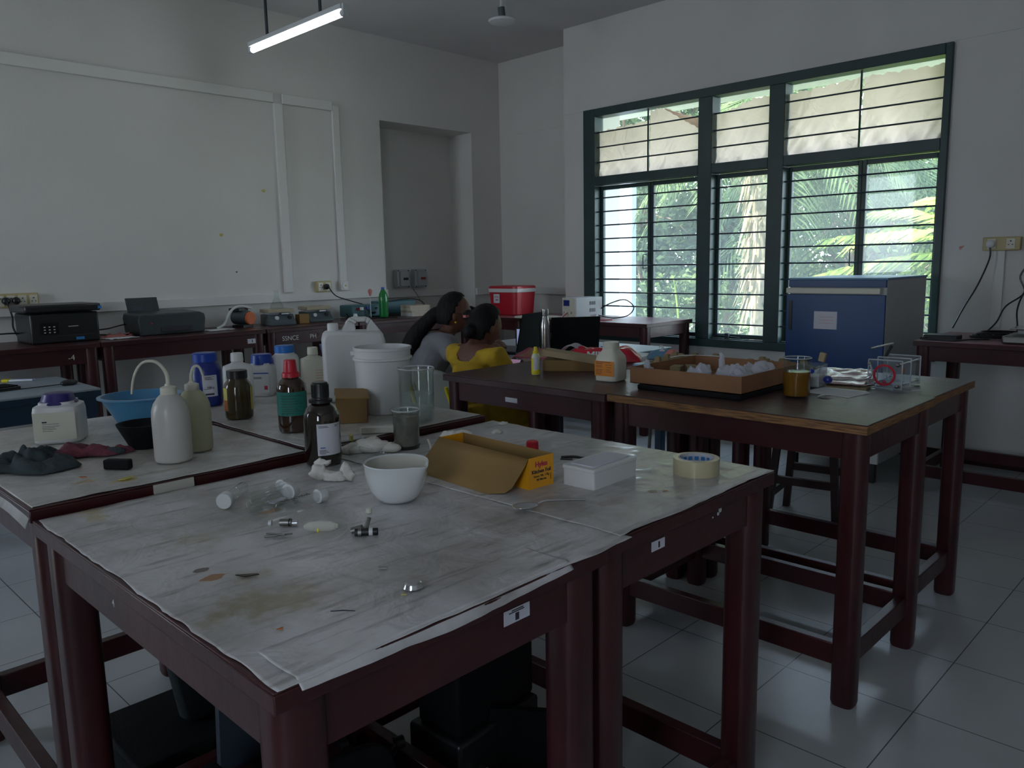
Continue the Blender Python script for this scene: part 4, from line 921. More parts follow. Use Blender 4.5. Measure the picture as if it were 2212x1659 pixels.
B().lathe([(.003, -.030), (.009, -.02), (.011, 0), (.010, .02), (.004, .034)], seg=14, sy=.5).out('paper', 'ceramic_matt', t).rotation_euler = (0, PI/2, 0); t.children[0].location = (0, 0, .008)
B().lathe([(.0113, -.002), (.0118, 0), (.0113, .002)], seg=14, sy=.5).out('band', 'spray_yellow', t).rotation_euler = (0, PI/2, 0); t.children[1].location = (.003, 0, .008)
B().rod((.034, 0, .008), (.052, -.012, .009), .006, 12).out('stopper', 'clear_glass', t)
t = thing('binder_valve', 'cluster of black and steel clips beside the rolled paper', 'clip', at(783, 1155, ZA), R(-40)); t.location.z = ZA
B().cyl((.008, -.006, .007), .007, .042, 14, 'X').out('barrel', 'black_plastic', t, bevel=.001); B().rod((-.02, .008, .006), (.0, .004, .012), .006, 12).out('arm', 'steel_dull', t); B().rod((.006, 0, .010), (.012, .012, .028), .0045, 10).out('stem', 'steel_dull', t); B().cyl((-.004, -.006, .007), .008, .006, 14, 'X').out('ring', 'steel_dull', t); B().cyl((.016, -.006, .007), .0074, .007, 14, 'X').out('band', 'white_plastic', t)
p = at(797, 1108, ZA); tag(B().cyl((0, 0, .005), .0055, .010, 16).out('cork', 'cream_plastic', loc=(p.x, p.y, ZA), bevel=.001), 'tiny cream plug lying in front of the mortar', 'plug')
# porcelain mortar
p = (.975, 1.300, ZA); t = thing('porcelain_mortar', 'white porcelain mortar with pouring lip', 'mortar', p, R(-78))
b = B().lathe([(0, 0), (.030, 0), (.038, .003), (.048, .012), (.0575, .028), (.0630, .046), (.0655, .064), (.0665, .078), (.0680, .0815), (.0665, .0835), (.0620, .0815)], seg=64)
bi = B().lathe([(.0620, .0815), (.0585, .062), (.050, .038), (.034, .018), (0, .010), (.030, .016), (.049, .036), (.0578, .062), (.0620, .0815)][:5], seg=64)
for q_ in (b, bi):
    for f_ in [f_ for f_ in q_.bm.faces if len(f_.verts) > 10 and f_.calc_center_median().z > .07]: q_.bm.faces.remove(f_)
    for v in q_.bm.verts:
        if v.co.z > .055:
            a = math.atan2(v.co.y, v.co.x); k = max(0, math.cos(a))**22*min(1, (v.co.z-.055)/.02); v.co.x *= 1+.17*k; v.co.z -= .003*k
bi.out('inner_bowl', 'ceramic_matt', t)
b.out('bowl', 'ceramic', t)
# foil box, open
p = (1.232, 1.300); ang = math.atan2(at(1090, 1030, ZA).y-0, 1)
f0 = at(1143, 1060, ZA); f1 = at(1200, 1045, ZA)
dx = (f1-f0); dx.z = 0; wB = .074; u_ = Vector((.998, -.063, 0)).normalized(); LB = .318
t = thing('foil_carton', 'long open yellow foil carton with its brown flap folded down', 'carton', (f0.x, f0.y, ZA), math.atan2(u_.y, u_.x))
HB = .070; th = .0012
B().m(0).box((0, 0, 0), (wB, th, HB)).out('end_panel', 'foil_yellow', t); B().box((0, LB-th, 0), (wB, LB, HB)).out('end_panel', 'foil_yellow', t)
b = B().m(1).box((-.0004, 0, 0), (0, LB, HB)).box((wB, 0, 0), (wB+.0004, LB, HB)); b.m(0).box((0, th, th), (th, LB-th, HB)).box((wB-th, th, th), (wB, LB-th, HB)).box((th, th, 0), (wB-th, LB-th, th)); b.out('tray', ['card', 'foil_yellow'], t)
prof_f = [(-.0008, HB), (-.012, HB*.78), (-.046, .014), (-.060, .006), (-.083, .0012)]
fl = B()
def ends(i): return [(0, LB), (.0, LB+.004), (.004, LB+.012), (.010, LB+.014), (.045, LB-.012)][i]
for k in range(4):
    (xa, za), (xb, zb) = prof_f[k], prof_f[k+1]; (y0, y1), (y2, y3) = ends(k), ends(k+1)
    fl.quad((xa, y0, za), (xb, y2, zb), (xb, y3, zb), (xa, y1, za))
bmesh.ops.remove_doubles(fl.bm, verts=fl.bm.verts, dist=1e-5)
fl.out('flap', 'card', t, solid=.0012)
for s_, z, sz_, m_, bo in (('Hyles', .0530, .0165, 'ink_red', .0003), ('Kitchen Foil', .0375, .0120, 'ink', .0001), ('Gross Wt. 1 Kg', .0270, .0072, 'ink', 0), ('18 Micron', .0190, .0072, 'ink', 0)):
    text(s_, sz_, m_, t, (wB*.50, -.0006, z), (PI/2, 0, 0), 'print', bo)
B().box((wB-.009, -.0009, .014), (wB-.008, -.0002, .028)).out('bar_mark', 'ink', t)
# red cap behind foil box
p = at(1148, 985, ZA); tag(B().lathe([(.017, 0), (.0165, .004), (.0155, .031), (.013, .034), (0, .034)], seg=30).out('bottle_cap', 'red_cap', loc=(p.x+.02, p.y+.015, ZA)), 'loose red screw cap standing behind the yellow foil carton', 'cap')
# folded dark scraps (keys) behind white box
tag(B().tube([(0, 0, .003), (.03, .004, .004), (.055, -.004, .003), (.07, -.01, .003)], .0035, 6).box((.0, -.02, .001), (.03, -.012, .004)).out('forceps', 'black_plastic', loc=(*at(1212, 990, ZA).xy, ZA), rot=R(-55)), 'dark metal tongs lying behind the white plastic box', 'tongs')
# frosted box
q0, q1, q2 = at(1213, 1046, ZA), at(1283, 1062, ZA), at(1352, 1022, ZA)
ax = (q0-q1); ax.z = 0; t = thing('plastic_box', 'frosted white lidded plastic box beside the foil carton', 'box', (q1.x, q1.y, ZA), math.atan2(ax.y, ax.x)-PI/2)
Wb, Lb, Hb = ax.length, (q2-q1).length*.97, .047
b = B(); b.slab([(q[0]+Lb/2, q[1]+Wb/2) for q in rbox(Lb/2-.002, Wb/2-.002, .006)], 0, Hb-.008); b.out('tub', 'white_plastic', t, bevel=.001)
b = B(); b.slab([(q[0]+Lb/2, q[1]+Wb/2) for q in rbox(Lb/2, Wb/2, .007)], Hb-.009, Hb-.001); b.out('lid', 'white_plastic', t, bevel=.0015)
b = B(); pr = rbox(Lb/2-.016, Wb/2-.012, .004)
for (za, zb, o_) in ((Hb-.001, Hb+.0015, 0),): b.slab([(q[0]+Lb/2, q[1]+Wb/2) for q in pr], za, zb)
b.out('lid_panel', 'white_label', t, bevel=.0008)
# tape roll
p = (1.557, .940, ZA); t = thing('tape_roll', 'roll of clear packing tape standing near the table corner', 'tape', p)
B().lathe([(.041, 0), (.052, 0), (.052, .038), (.041, .038), (.041, 0)], seg=56).out('tape', 'tape_side', t)
B().lathe([(.0375, 0), (.041, 0), (.041, .0385), (.0375, .0385), (.0375, 0)], seg=56).out('core', 'tape_core', t)
b = B()
for k in range(16):
    a = 2*PI*k/16
    for z in (.007, .022): b.patch(.0372, a, a+.26, z, z+.009, 4)
o = b.out('core_print', 'blue_tape', t); o['kind'] = 'stuff'
# spoon
s0, s1 = at(1108, 1103, ZA+.004), at(1264, 1080, ZA+.004); d = s1-s0
t = thing('spoon', 'steel spoon lying in front of the foil carton', 'spoon', (s0.x, s0.y, ZA), math.atan2(d.y, d.x)); L = d.length
def sp(u, v):
    a = 2*PI*u; x = .028+.028*v*math.cos(a); y = .019*v*math.sin(a)*(1-.15*math.cos(a)); return (x, y, .003+.008*v*v)
B().grid(sp, 36, 8).out('bowl', 'steel', t, solid=.0012)
B().tube([(.054, 0, .011), (.068, 0, .0145), (.09, 0, .013), (L, 0, .005)], .0023, 8, 6, 1.4).out('handle', 'steel', t)
# steel cap
p = (.706, .912, ZA+.0035); t = thing('bottle_cap', 'shiny crimped steel bottle cap near the front table edge', 'cap', p)
b = B().lathe([(0, .0085), (.0105, .0085), (.0135, .0065), (.0150, .002), (.0160, 0), (.0150, .0), (.0138, .003), (0, .006)], seg=42)
for v in b.bm.verts:
    if v.co.z < .003:
        a = math.atan2(v.co.y, v.co.x); k = 1+.06*math.cos(a*21); v.co.x *= k; v.co.y *= k
b.out('cap', 'steel', t, ang=18)
for k, (px, py, lab, m) in enumerate([(532, 1245, 'torn burnt hole in the front paper', 'amber_dark'), (605, 1360, 'tiny orange crumb on the paper near the front corner', 'scrap_orange'), (1437, 1062, 'brown crumb on the paper in front of the tape roll', 'scrap_orange'), (827, 1228, 'small grey foil square on the paper', 'steel_dull'), (873, 1286, 'small pale yellow crumb beside the steel bottle cap', 'yellow_label'), (740, 1322, 'thin dark splinter lying on the front paper', 'ink')]):
    p = at(px, py, ZA); sh = [[(-.018, .002), (.0, -.006), (.020, .003), (.016, .006), (-.004, .004)], [(-.004, -.003), (.005, -.002), (.003, .004)], [(-.006, -.004), (.005, -.003), (.006, .004), (-.003, .005)], [(-.007, -.004), (.007, -.004), (.007, .004), (-.007, .004)], [(-.004, -.002), (.004, -.002), (.002, .003)], [(-.017, -.0005), (0, .001), (.018, -.001), (.0, .002)]][k]
    tag(B().slab(sh, 0, .0015).out('scrap', m, loc=(p.x, p.y, ZA+.001), rot=R(-45), flat=True), lab, 'scrap')
tag(B().tube([(0, 0, .045), (.006, -.004, .022), (.0, -.008, .002)], .0028, 6).out('plastic_strip', 'cream_plastic', loc=(*at(925, 985, ZA).xy, ZA)), 'cream plastic strip leaning against the foil carton', 'strip')

# ================================================================ THINGS ON THE BROWN TABLES
ZE, ZF, ZG = .9005, .9055, .8925
p = (2.545, 2.350, ZE); t = vessel('spray_bottle', 'small yellow and white spray bottle standing near the table edge', 'bottle', p, 0)
B().lathe([(.016, 0), (.018, .002), (.0185, .006), (.0185, .080), (.014, .092), (.010, .096)], seg=30).out('body', 'spray_body', t)
B().lathe([(.0187, .004), (.0190, .006), (.0190, .022), (.0187, .023)], seg=30).out('liquid', 'spray_yellow', t); B().patch(.0190, -.5, .6, .028, .078, 8).out('label', 'white_label', t); B().patch(.0191, -1.6, -.55, .024, .075, 8).out('side_label', 'spray_yellow', t)
B().lathe([(.012, .092), (.012, .104), (.0085, .107), (.008, .122), (.006, .124), (0, .124)], seg=24).out('nozzle', 'spray_yellow', t)
# brown carton with raised lid
t = thing('carton', 'flat brown cardboard carton with its lid popped up, behind the spray bottle', 'box', (2.79, 2.345, ZE), R(-57))
B().box((-.125, -.085, 0), (.125, .085, .050)).out('box', 'card_dark', t, bevel=.001)
b = B().box((-.130, -.088, 0), (.125, .088, .004)); b.box((-.130, -.090, -.022), (.125, -.087, .003)); o = b.out('lid', 'card_pale', t, loc=(0, 0, .070)); o.rotation_euler = (R(-3), R(9), 0)
# square jar with orange label
p = (2.610, 1.985, ZE); t = vessel('reagent_jar', 'square white plastic jar with orange label near the table seam', 'jar', p, 0, -.55)
B().lathe([(.046, 0), (.051, .004), (.052, .015), (.052, .088), (.048, .104), (.030, .128), (.029, .140)], seg=48, sq=5).out('body', 'cream_plastic', t)
B().lathe([(.031, .134), (.034, .137), (.034, .158), (.031, .161), (0, .161)], seg=32).out('cap', 'cream_plastic', t)
b = B(); flatlabel(b, .0538, -.046, .046, .024, .086, [(-.040, .080, .03, .082), (-.040, .074, -.006, .076), (-.040, .066, -.010, .0675), (-.040, .060, -.008, .0615), (-.040, .050, -.006, .0515), (-.040, .044, -.012, .0455), (-.040, .038, -.010, .0395), (-.040, .032, -.014, .0335), (.006, .070, .036, .0715), (.012, .060, .034, .0615), (.008, .050, .030, .0515), (.010, .042, .036, .0435)]); b.out('label', ['orange_label', 'ink'], t)
# red milk packet, bright
t = thing('milk_packet', 'red plastic packet lying behind the carton, silvery flap at left', 'packet', (3.12, 2.42, ZE), R(-56))
def pk(u, v):
    x = -.19+.38*u; y = -.085+.17*v; e = max(0, min(1, min(u, 1-u)*7))*max(0, min(1, min(v, 1-v)*5))
    return (x, y, max(.004, .004+.058*e**.6)*(1+.25*noise.noise(Vector((u*7, v*5, 3)))))
b = B().grid(pk, 44, 22); b.box((-.185, -.08, .0), (.185, .08, .003)); b.out('pouch', 'packet_red', t)
B().grid(lambda u, v: (-.22+.09*u+.02*v, -.06+.11*v, .045+.035*math.sin(2.5*u)+.004*math.sin(20*v)), 12, 12).out('corner_flap', 'plastic_film', t)
text('MILK', .052, 'white_plastic', t, (-.02, -.082, .034), (R(64), 0, 0), 'print', .002); B().cyl((.0, .0, .067), .022, .003, 24).out('emblem', 'white_plastic', t); B().cyl((.0, .0, .069), .016, .003, 24).out('emblem_centre', 'ink_blue', t)
t = thing('sachet', 'pale sachet with a blue figure, lying on the right of the red packet', 'sachet', (3.33, 2.22, ZE), R(-50)); B().grid(lambda u, v: (-.07+.14*u, -.05+.1*v, .008+.045*math.sin(PI*u)**.5*math.sin(PI*v)**.5), 16, 12).out('pouch', 'pale_blue', t); text('2', .05, 'paper_white', t, (0, -.02, .055), (R(40), 0, 0), 'print', .003)
tissue('crumpled pink and gold sweet wrapper at the right end of the red packet', [(0, 0, .025), (.03, .0, .03)], (3.27, 2.12, ZE), ([.028, .022], [(.7, 1, 1.1), (1, .7, 1.3)]), 21, 0, 'pink_scrap', 'wrapper', .5)
# blue lidded tub
t = thing('food_tub', 'shallow clear tub with a blue lid beside the orange-labelled jar', 'tub', (2.86, 1.99, ZE)); B().lathe([(0, 0), (.042, 0), (.050, .030), (0, .030)], seg=36).out('tub', 'acrylic', t); B().lathe([(.053, .029), (.054, .031), (.054, .041), (.050, .043), (0, .043)], seg=36).out('lid', 'pale_blue', t)
tag(B().box((-.11, -.08, 0), (.11, .08, .002)).out('paper_sheet', 'paper_white', loc=(3.34, 2.26, ZE), rot=R(12)), 'white paper sheet at the back edge behind the blue-lidded tub', 'paper')
# corrugated tray on a dark board
t = thing('base_board', 'thin dark board lying under the cardboard tray', 'board', (2.70, 1.535, ZF)); B().box((-.235, -.215, 0), (.235, .215, .018)).out('board', 'black_matt', t, bevel=.003)
t = thing('cardboard_tray', 'open cardboard tray full of crumpled clear plastic bags', 'tray', (2.715, 1.560, ZF+.0185))
hx, hy, H_ = .235, .235, .062
B().box((-hx, -hy, 0), (hx, hy, .003)).out('base', 'card_tray', t)
for a, c_ in (((-hx, -hy, 0), (-hx+.004, hy, H_)), ((hx-.004, -hy, 0), (hx, hy, H_)), ((-hx+.004, -hy, 0), (hx-.004, -hy+.004, H_)), ((-hx+.004, hy-.004, 0), (hx-.004, hy, H_))): B().box(a, c_).out('wall', 'card_tray', t)
ZT = ZF+.0220
def bag(label, x, y, pts, rads, seed, m='plastic_film'):
    o = tissue(label, pts, (x, y, ZT), rads, seed, 0, m, 'plastic_bag', .6); o['category'] = 'bag'; o['group'] = 'crumpled clear bags in the cardboard tray'
bag('clear bag crumpled at the left end of the cardboard tray', 2.53, 1.74, [(0, 0, .03), (0, .01, .06)], ([.024, .016], [(1, .8, 1.3), (.8, .8, 1.5)]), 31)
bag('clear bag bunched near the front middle of the cardboard tray', 2.57, 1.56, [(0, 0, .03), (0, -.03, .05), (.02, .03, .03)], ([.04, .03, .03], [(1, 1, .9), (1, 1, 1.1), (1, 1, .7)]), 32)
bag('clear bag with a tall pointed corner in the middle of the cardboard tray', 2.60, 1.45, [(0, 0, .035), (.0, .02, .075), (.02, -.03, .04)], ([.045, .020, .035], [(1, 1, .9), (.8, .5, 2.4), (1, 1, 1.1)]), 33)
bag('clear bag at the right front of the cardboard tray', 2.58, 1.385, [(0, 0, .035), (.01, .02, .055)], ([.042, .028], [(1, .9, 1), (1, 1, 1)]), 34)
bag('cloudy white bag at the back right inside the cardboard tray', 2.78, 1.40, [(0, 0, .04), (.01, .05, .035)], ([.042, .035], [(1, 1, .9), (1, 1, .8)]), 35, 'plastic_film')
for k, (x, y) in enumerate([(2.66, 1.70), (2.70, 1.66)]): tag(B().box((-.03, -.02, 0), (.03, .02, .052)).out('small_box', 'pulp', loc=(x, y, ZT), rot=.3+k*.4, bevel=.002), ['little pulp box inside the cardboard tray, left', 'little pulp box inside the cardboard tray, right'][k], 'box')
# pulp egg trays
def egg_tray(label, x, y, rz, z):
    t = thing('egg_tray', label, 'tray', (x, y, z), rz, 'pulp egg trays behind the cardboard tray'); n = 6; s_ = .046
    def f(u, v):
        X, Y = u*n, v*n; return (-.15+.30*u, -.15+.30*v, .006+.030*abs(math.sin(PI*X))*abs(math.sin(PI*Y))*0+.022*(math.cos(2*PI*X)+math.cos(2*PI*Y)+2)/4)
    B().grid(f, 36, 36).out('tray', 'pulp', t, solid=.003)
    for i in range(1, n):
        for j in range(1, n): 
            if (i+j) % 2 == 0: B().lathe([(.020, .014), (.014, .050), (.011, .054), (0, .054)], (-.15+i*.05, -.15+j*.05, 0), 14, sq=4).out('post', 'pulp', t)
    return t
egg_tray('brown pulp egg tray at the back, left of the two', 3.16, 1.965, R(10), ZE); egg_tray('brown pulp egg tray at the back, right of the two', 3.25, 1.600, R(-4), ZG)
tag(B().tube([(0, 0, .06), (.05, -.05, .068), (.12, -.18, .065), (.12, -.24, .055)], .0025, 6).out('wire', 'white_plastic', loc=(3.0, 1.95, ZE)), 'white wire lying over the left egg tray', 'wire')
# amber beaker
t = beaker('beaker of clear amber liquid near the table edge, right of the cardboard tray', (2.662, 1.212, ZF), .046, .138, .092, 'liquid_amber')
# clear box with white contents, blue stopper, tag
t = thing('acrylic_box', 'small clear box of white powder with a blue plug, behind the amber beaker', 'box', (2.915, 1.27, ZF), R(8))
for a, c_ in (((-.05, -.045, 0), (.05, .045, .003)), ((-.05, -.045, .003), (-.047, .045, .085)), ((.047, -.045, .003), (.05, .045, .085)), ((-.047, -.045, .003), (.047, -.042, .085)), ((-.047, .042, .003), (.047, .045, .085))): B().box(a, c_).out('wall', 'acrylic', t)
B().box((-.045, -.040, .004), (.045, .040, .045)).out('powder', 'cream_plastic', t, bevel=.005); B().cyl((-.052, -.015, .065), .009, .008, 16, 'X').out('plug', 'blue_cap', t)
t = thing('cork_tag', 'tan clip standing up out of the clear box', 'tag', (2.93, 1.25, ZF+.046)); B().box((-.008, -.012, .05), (.008, .012, .085)).out('clip', 'card_pale', t, bevel=.003).rotation_euler = (R(12), 0, 0); B().rod((0, 0, 0), (0, -.01, .055), .006, 8).out('stem', 'clear_glass', t)
# wrinkled plastic-wrapped sheets
t = thing('wrapped_sheets', 'wrinkled plastic-wrapped papers beside the clear device', 'packet', (3.12, 1.235, ZG+.0135), R(12))
B().grid(lambda u, v: (-.12+.24*u, -.10+.20*v, .004+.030*u+.006*noise.noise(Vector((u*6, v*6, 5)))), 24, 24).out('upper_sheet', 'film_pink', t, solid=.002)
B().box((-.14, -.11, -.0130), (.13, .10, -.005)).out('lower_sheet', 'card_pale', t)
tag(B().box((-.07, -.09, 0), (.07, .09, .002)).out('paper_sheet', 'paper_white', loc=(2.83, 1.14, ZF), rot=R(-8)), 'thin paper slip sticking out in front of the plastic-wrapped papers', 'paper')
tag(B().grid(lambda u, v: (.055*u, -.010*math.sin(PI*min(1, u*1.15+.05))*(2*v-1), .003+.007*math.sin(PI*u)), 20, 6).out('white_scoop', 'white_plastic', loc=(2.70, 1.15, ZF), rot=R(-60), solid=.002), 'white plastic scoop tip right of the amber beaker', 'scoop')
# the clear diffusion device
t = thing('acrylic_device', 'clear acrylic device with steel rods and a red ringed cylinder', 'device', (3.075, 1.060, ZG))
for x in (0, .095, .200): B().box((x, -.062, .004), (x+.007, .062, .112)).out('plate', 'acrylic', t, bevel=.003)
for y in (-.050, .050):
    for z in (.018, .098):
        B().rod((-.014, y, z), (.215, y, z), .0032, 10).out('rod', 'steel', t); B().sph((-.013, y, z), .008, (1, 1, 1), 12, 8).out('knob', 'steel_dull', t); B().cyl((.215, y, z), .007, .01, 10, 'X').out('nut', 'steel_dull', t)
B().lathe([(.038, 0), (.038, .085), (.034, .085), (.034, 0), (.038, 0)], seg=40).out('cylinder', 'acrylic', t).rotation_euler = (0, PI/2, 0); t.children[-1].location = (.007, 0, .056)
b = B().lathe([(.033, -.003), (.040, -.003), (.040, .003), (.033, .003), (.033, -.003)], seg=44); o = b.out('ring', 'red_cap', t); o.rotation_euler = (0, PI/2, 0); o.location = (-.002, 0, .056)
B().box((.03, -.012, .052), (.05, .018, .060)).out('inner_bar', 'white_plastic', t); B().sph((.012, .004, .028), .008, (1, 1, .8), 10, 8).out('red_valve', 'red_cap', t); B().sph((.13, -.02, .06), .010, (1, 1, 1.6), 10, 8).out('side_valve', 'scrap_orange', t)
L0 = t.location; pa, pb, pc = at(1788, 820, .942)-L0, at(1866, 820, .942)-L0, at(1884, 808, .955)-L0
B().tube([(-.012, .050, .098), tuple(pc), tuple(pb), tuple(pb.lerp(pa, .5)), tuple(pa)], .0038, 8).out('steel_tube', 'steel', t); B().sph(tuple(pa), .0165, (1, 1, .9), 20, 14).out('bulb', 'navy_plastic', t)
for x in (0, .095, .200):
    e = B(); c4 = [(x+.0035, -.061, .006), (x+.0035, .061, .006), (x+.0035, .061, .111), (x+.0035, -.061, .111)]
    for i in range(4): e.rod(c4[i], c4[(i+1) % 4], .0026, 6)
    e.out('plate_edge', 'glass_rim', t)
B().tube([(-.012, .03, .02), (-.03, .055, .016), (-.045, .075, .004)], .003, 8).out('outlet_tube', 'steel', t)
B().rod((.19, .066, .10), (.21, .05, .145), .006, 10).out('lever', 'black_plastic', t)

# ================================================================ BLUE CABINET, STOOL, RIGHT BENCH
t = thing('cabinet', 'tall blue fronted cabinet with grey metal sides in front of the window', 'cabinet', (4.90, 2.005, 0))
W2, D2 = .300, .72
B().box((.02, -W2, .13), (D2, W2, 1.250)).out('body', 'grey_metal', t, bevel=.004)
B().box((.015, -W2-.004, 1.250), (D2+.006, W2+.004, 1.262)).out('top_panel', 'pale_blue', t, bevel=.002)
B().box((.0, -W2, 1.205), (.02, W2, 1.250)).out('header', 'blue_door', t, bevel=.002); B().box((-.012, -W2+.03, 1.165), (.018, W2+.012, 1.200)).out('handle_strip', 'cream_plastic', t, bevel=.004)
d = B().box((-.004, -W2, .52), (.018, W2+.010, 1.160)).out('door', 'blue_door', t, bevel=.003)
b = B().m(0).box((-.006, -.02, .945), (-.0045, .125, 1.055)); b.m(1)
for z in (1.02, 1.0, .98): b.box((-.0064, .0, z), (-.006, .09, z+.002))
b.out('notice', ['white_label', 'pink_scrap'], d); B().cyl((-.010, W2-.03, .66), .014, .014, 16, 'X').out('lock', 'steel_dull', d); B().box((-.009, W2-.03, .93), (-.004, W2-.01, 1.12)).out('hinge', 'black_plastic', d)
B().box((.0, -W2, .13), (.018, W2, .51)).out('lower_panel', 'white_enamel', t, bevel=.003)
for x in (.06, .66):
    for y in (-.25, .25): B().box((x-.02, y-.02, 0), (x+.02, y+.02, .13)).out('foot', 'black_plastic', t)
# wooden stool
t = thing('wooden_stool', 'dark wooden stool with splayed legs under the brown tables', 'stool', (4.03, 1.735, 0), R(9))
B().box((-.16, -.16, .60), (.16, .16, .63)).out('seat', 'dark_wood', t, bevel=.006)
for sx in (-1, 1):
    for sy in (-1, 1): b = B(); b.lathe([(.024, 0), (.024, .62)], (0, 0, 0), 4); o = b.out('leg', 'dark_wood', t, loc=(sx*.175, sy*.175, 0)); o.rotation_euler = (sy*R(4.6), -sx*R(4.6), 0); o.scale = (1, 1, .99)
for (a, c_) in (((-.165, -.165, .16), (.165, -.165, .16)), ((-.165, .165, .16), (.165, .165, .16)), ((-.16, -.16, .24), (-.16, .16, .24)), ((.16, -.16, .24), (.16, .16, .24))): B().box((min(a[0], c_[0])-.012, min(a[1], c_[1])-.012, a[2]-.02), (max(a[0], c_[0])+.012, max(a[1], c_[1])+.012, a[2]+.02)).out('rung', 'dark_wood', t)
# right bench things
t = thing('adaptor', 'flat black power adaptor with cables at the left end of the right bench', 'adaptor', (5.06, 1.43, ZE)); B().box((-.055, -.09, 0), (.055, .09, .030)).out('case', 'black_plastic', t, bevel=.006)
B().tube([(-.05, .07, .012), (-.10, .09, .010), (-.11, .03, .006), (-.09, -.08, .006), (-.02, -.15, .008), (.08, -.22, .006)], .005, 8).out('cord', 'black_plastic', t)
b = B()
for k in range(7):
    a0 = k*.9; b.tube([(.09*math.cos(a0+i*.7)*(1+.1*k/7), .13*math.sin(a0+i*.7)-.01*k, .006+.005*(k)) for i in range(9)], .004, 6, 4)
tag(b.out('cable_coil', 'black_plastic', loc=(5.30, 1.22, ZE)), 'tangled black cable coil on the right bench', 'cable')
t = thing('balance', 'balance with a steel pan at the right picture edge', 'balance', (5.10, .98, ZE), R(0))
B().box((-.13, -.16, 0), (.13, .13, .045)).out('base', 'steel_dull', t, bevel=.01); B().box((-.02, -.14, .045), (.10, .08, .075)).out('housing', 'grey_metal', t, bevel=.01); B().box((-.11, -.13, .078), (.11, .10, .086)).out('pan', 'steel', t, bevel=.003); B().lathe([(.02, .045), (.02, .078)], (0, 0, 0), 16).out('pan_stem', 'steel', t)
t = thing('desk_clock', 'dark blocky instrument behind the balance at the right edge', 'instrument', (5.38, .98, ZE)); B().box((-.05, -.10, 0), (.05, .06, .10)).out('lower_case', 'black_plastic', t, bevel=.006); B().box((-.05, -.11, .12), (.05, .06, .19)).out('upper_case', 'charcoal', t, bevel=.012); B().box((-.03, -.08, .10), (.03, .04, .12)).out('neck', 'charcoal', t)
for k, (y, z) in enumerate([(1.56, 1.44)]): tag(B().slab([(-.02, 0), (.012, .008), (-.014, -.022)], 0, .002).out('wall_stain', 'pink_scrap', loc=(XW-.001, y, z), flat=True), 'small red smear on the wall left of the sockets', 'stain').rotation_euler = (PI/2, 0, -PI/2)

# ================================================================ FAR CORNER: COOL BOX, POWER SUPPLY, FLASK
t = thing('cool_box', 'red cool box with white rim on the corner bench', 'cool box', (5.475, 5.35, ZE), R(0))
B().lathe([(.155, 0), (.165, .01), (.180, .215)], seg=40, sx=.82, sy=1.08, sq=7).out('body', 'cooler_red', t); B().lathe([(.182, .215), (.188, .218), (.188, .250), (.184, .253)], seg=40, sx=.82, sy=1.08, sq=7).out('rim', 'white_plastic', t)
B().lathe([(.186, .252), (.184, .270), (.17, .276), (0, .278)], seg=40, sx=.82, sy=1.08, sq=7).out('lid', 'cooler_red', t)
b = B().m(0).box((-.160, .02, .115), (-.157, .10, .20)); b.m(1).box((-.1605, .04, .14), (-.160, .07, .15)); b.box((-.1605, .03, .17), (-.160, .09, .175)); o = b.out('label', ['white_label', 'red_cap'], t); o.location = (.008, 0, 0)
tag(B().slab(rbox(.12, .20, .02), 0, .018).out('tray_lid', 'cream_plastic', loc=(5.22, 4.78, ZE), rot=R(-5), bevel=.004), 'flat cream plastic lid in front of the red cool box', 'lid')
tissue('heap of black cloth left of the red cool box', [(0, 0, .03), (.03, .09, .035), (-.02, -.09, .02)], (5.24, 5.65, ZE), ([.06, .06, .05], [(1, 1.3, .7), (1, 1.2, .8), (1, 1.3, .5)]), 41, 0, 'black_matt', 'black_cloth')
t = thing('power_supply', 'grey bench power supply with a small display by the window', 'power supply', (5.36, 4.40, ZE), R(-8))
B().box((-.14, -.085, .008), (.17, .085, .185)).out('case', 'grey_metal', t, bevel=.004); b = B().box((-.146, -.083, .010), (-.140, .083, .183)).out('front_panel', 'cream_plastic', t, bevel=.002); B().box((-.148, -.01, .115), (-.145, .065, .165)).out('display', 'navy_plastic', b)
for y in (-.03, .02, .06): B().cyl((-.152, y, .06), .011, .012, 16, 'X').out('dial', 'cream_plastic', b)
bb = B()
for k in range(6):
    for z in (.06, .12): bb.box((.02+k*.012, -.0865, z), (.026+k*.012, -.0850, z+.03))
bb.out('vents', 'charcoal', t)['kind'] = 'stuff'
cable('red and black test leads draped in front of the power supply', [(5.20, 4.42, .96), (5.16, 4.44, .91), (5.20, 4.30, .905), (5.17, 4.16, .906), (5.30, 4.02, .906)], .004, 'red_cap', 'test_leads')
cable('black mains lead looping up against the window beside the power supply', [(5.50, 4.30, .98), (5.55, 4.22, 1.03), (5.56, 4.08, 1.06), (5.55, 3.98, 1.0), (5.52, 4.02, .93), (5.50, 4.16, .905), (5.42, 4.26, .93)], .005)
tag(B().lathe([(.022, 0), (.028, .048), (.030, .05), (.026, .05), (.020, .004), (0, .003)], seg=28).out('paper_cup', 'paper_white', loc=(5.25, 4.17, ZE)), 'small white cup in front of the power supply', 'cup')

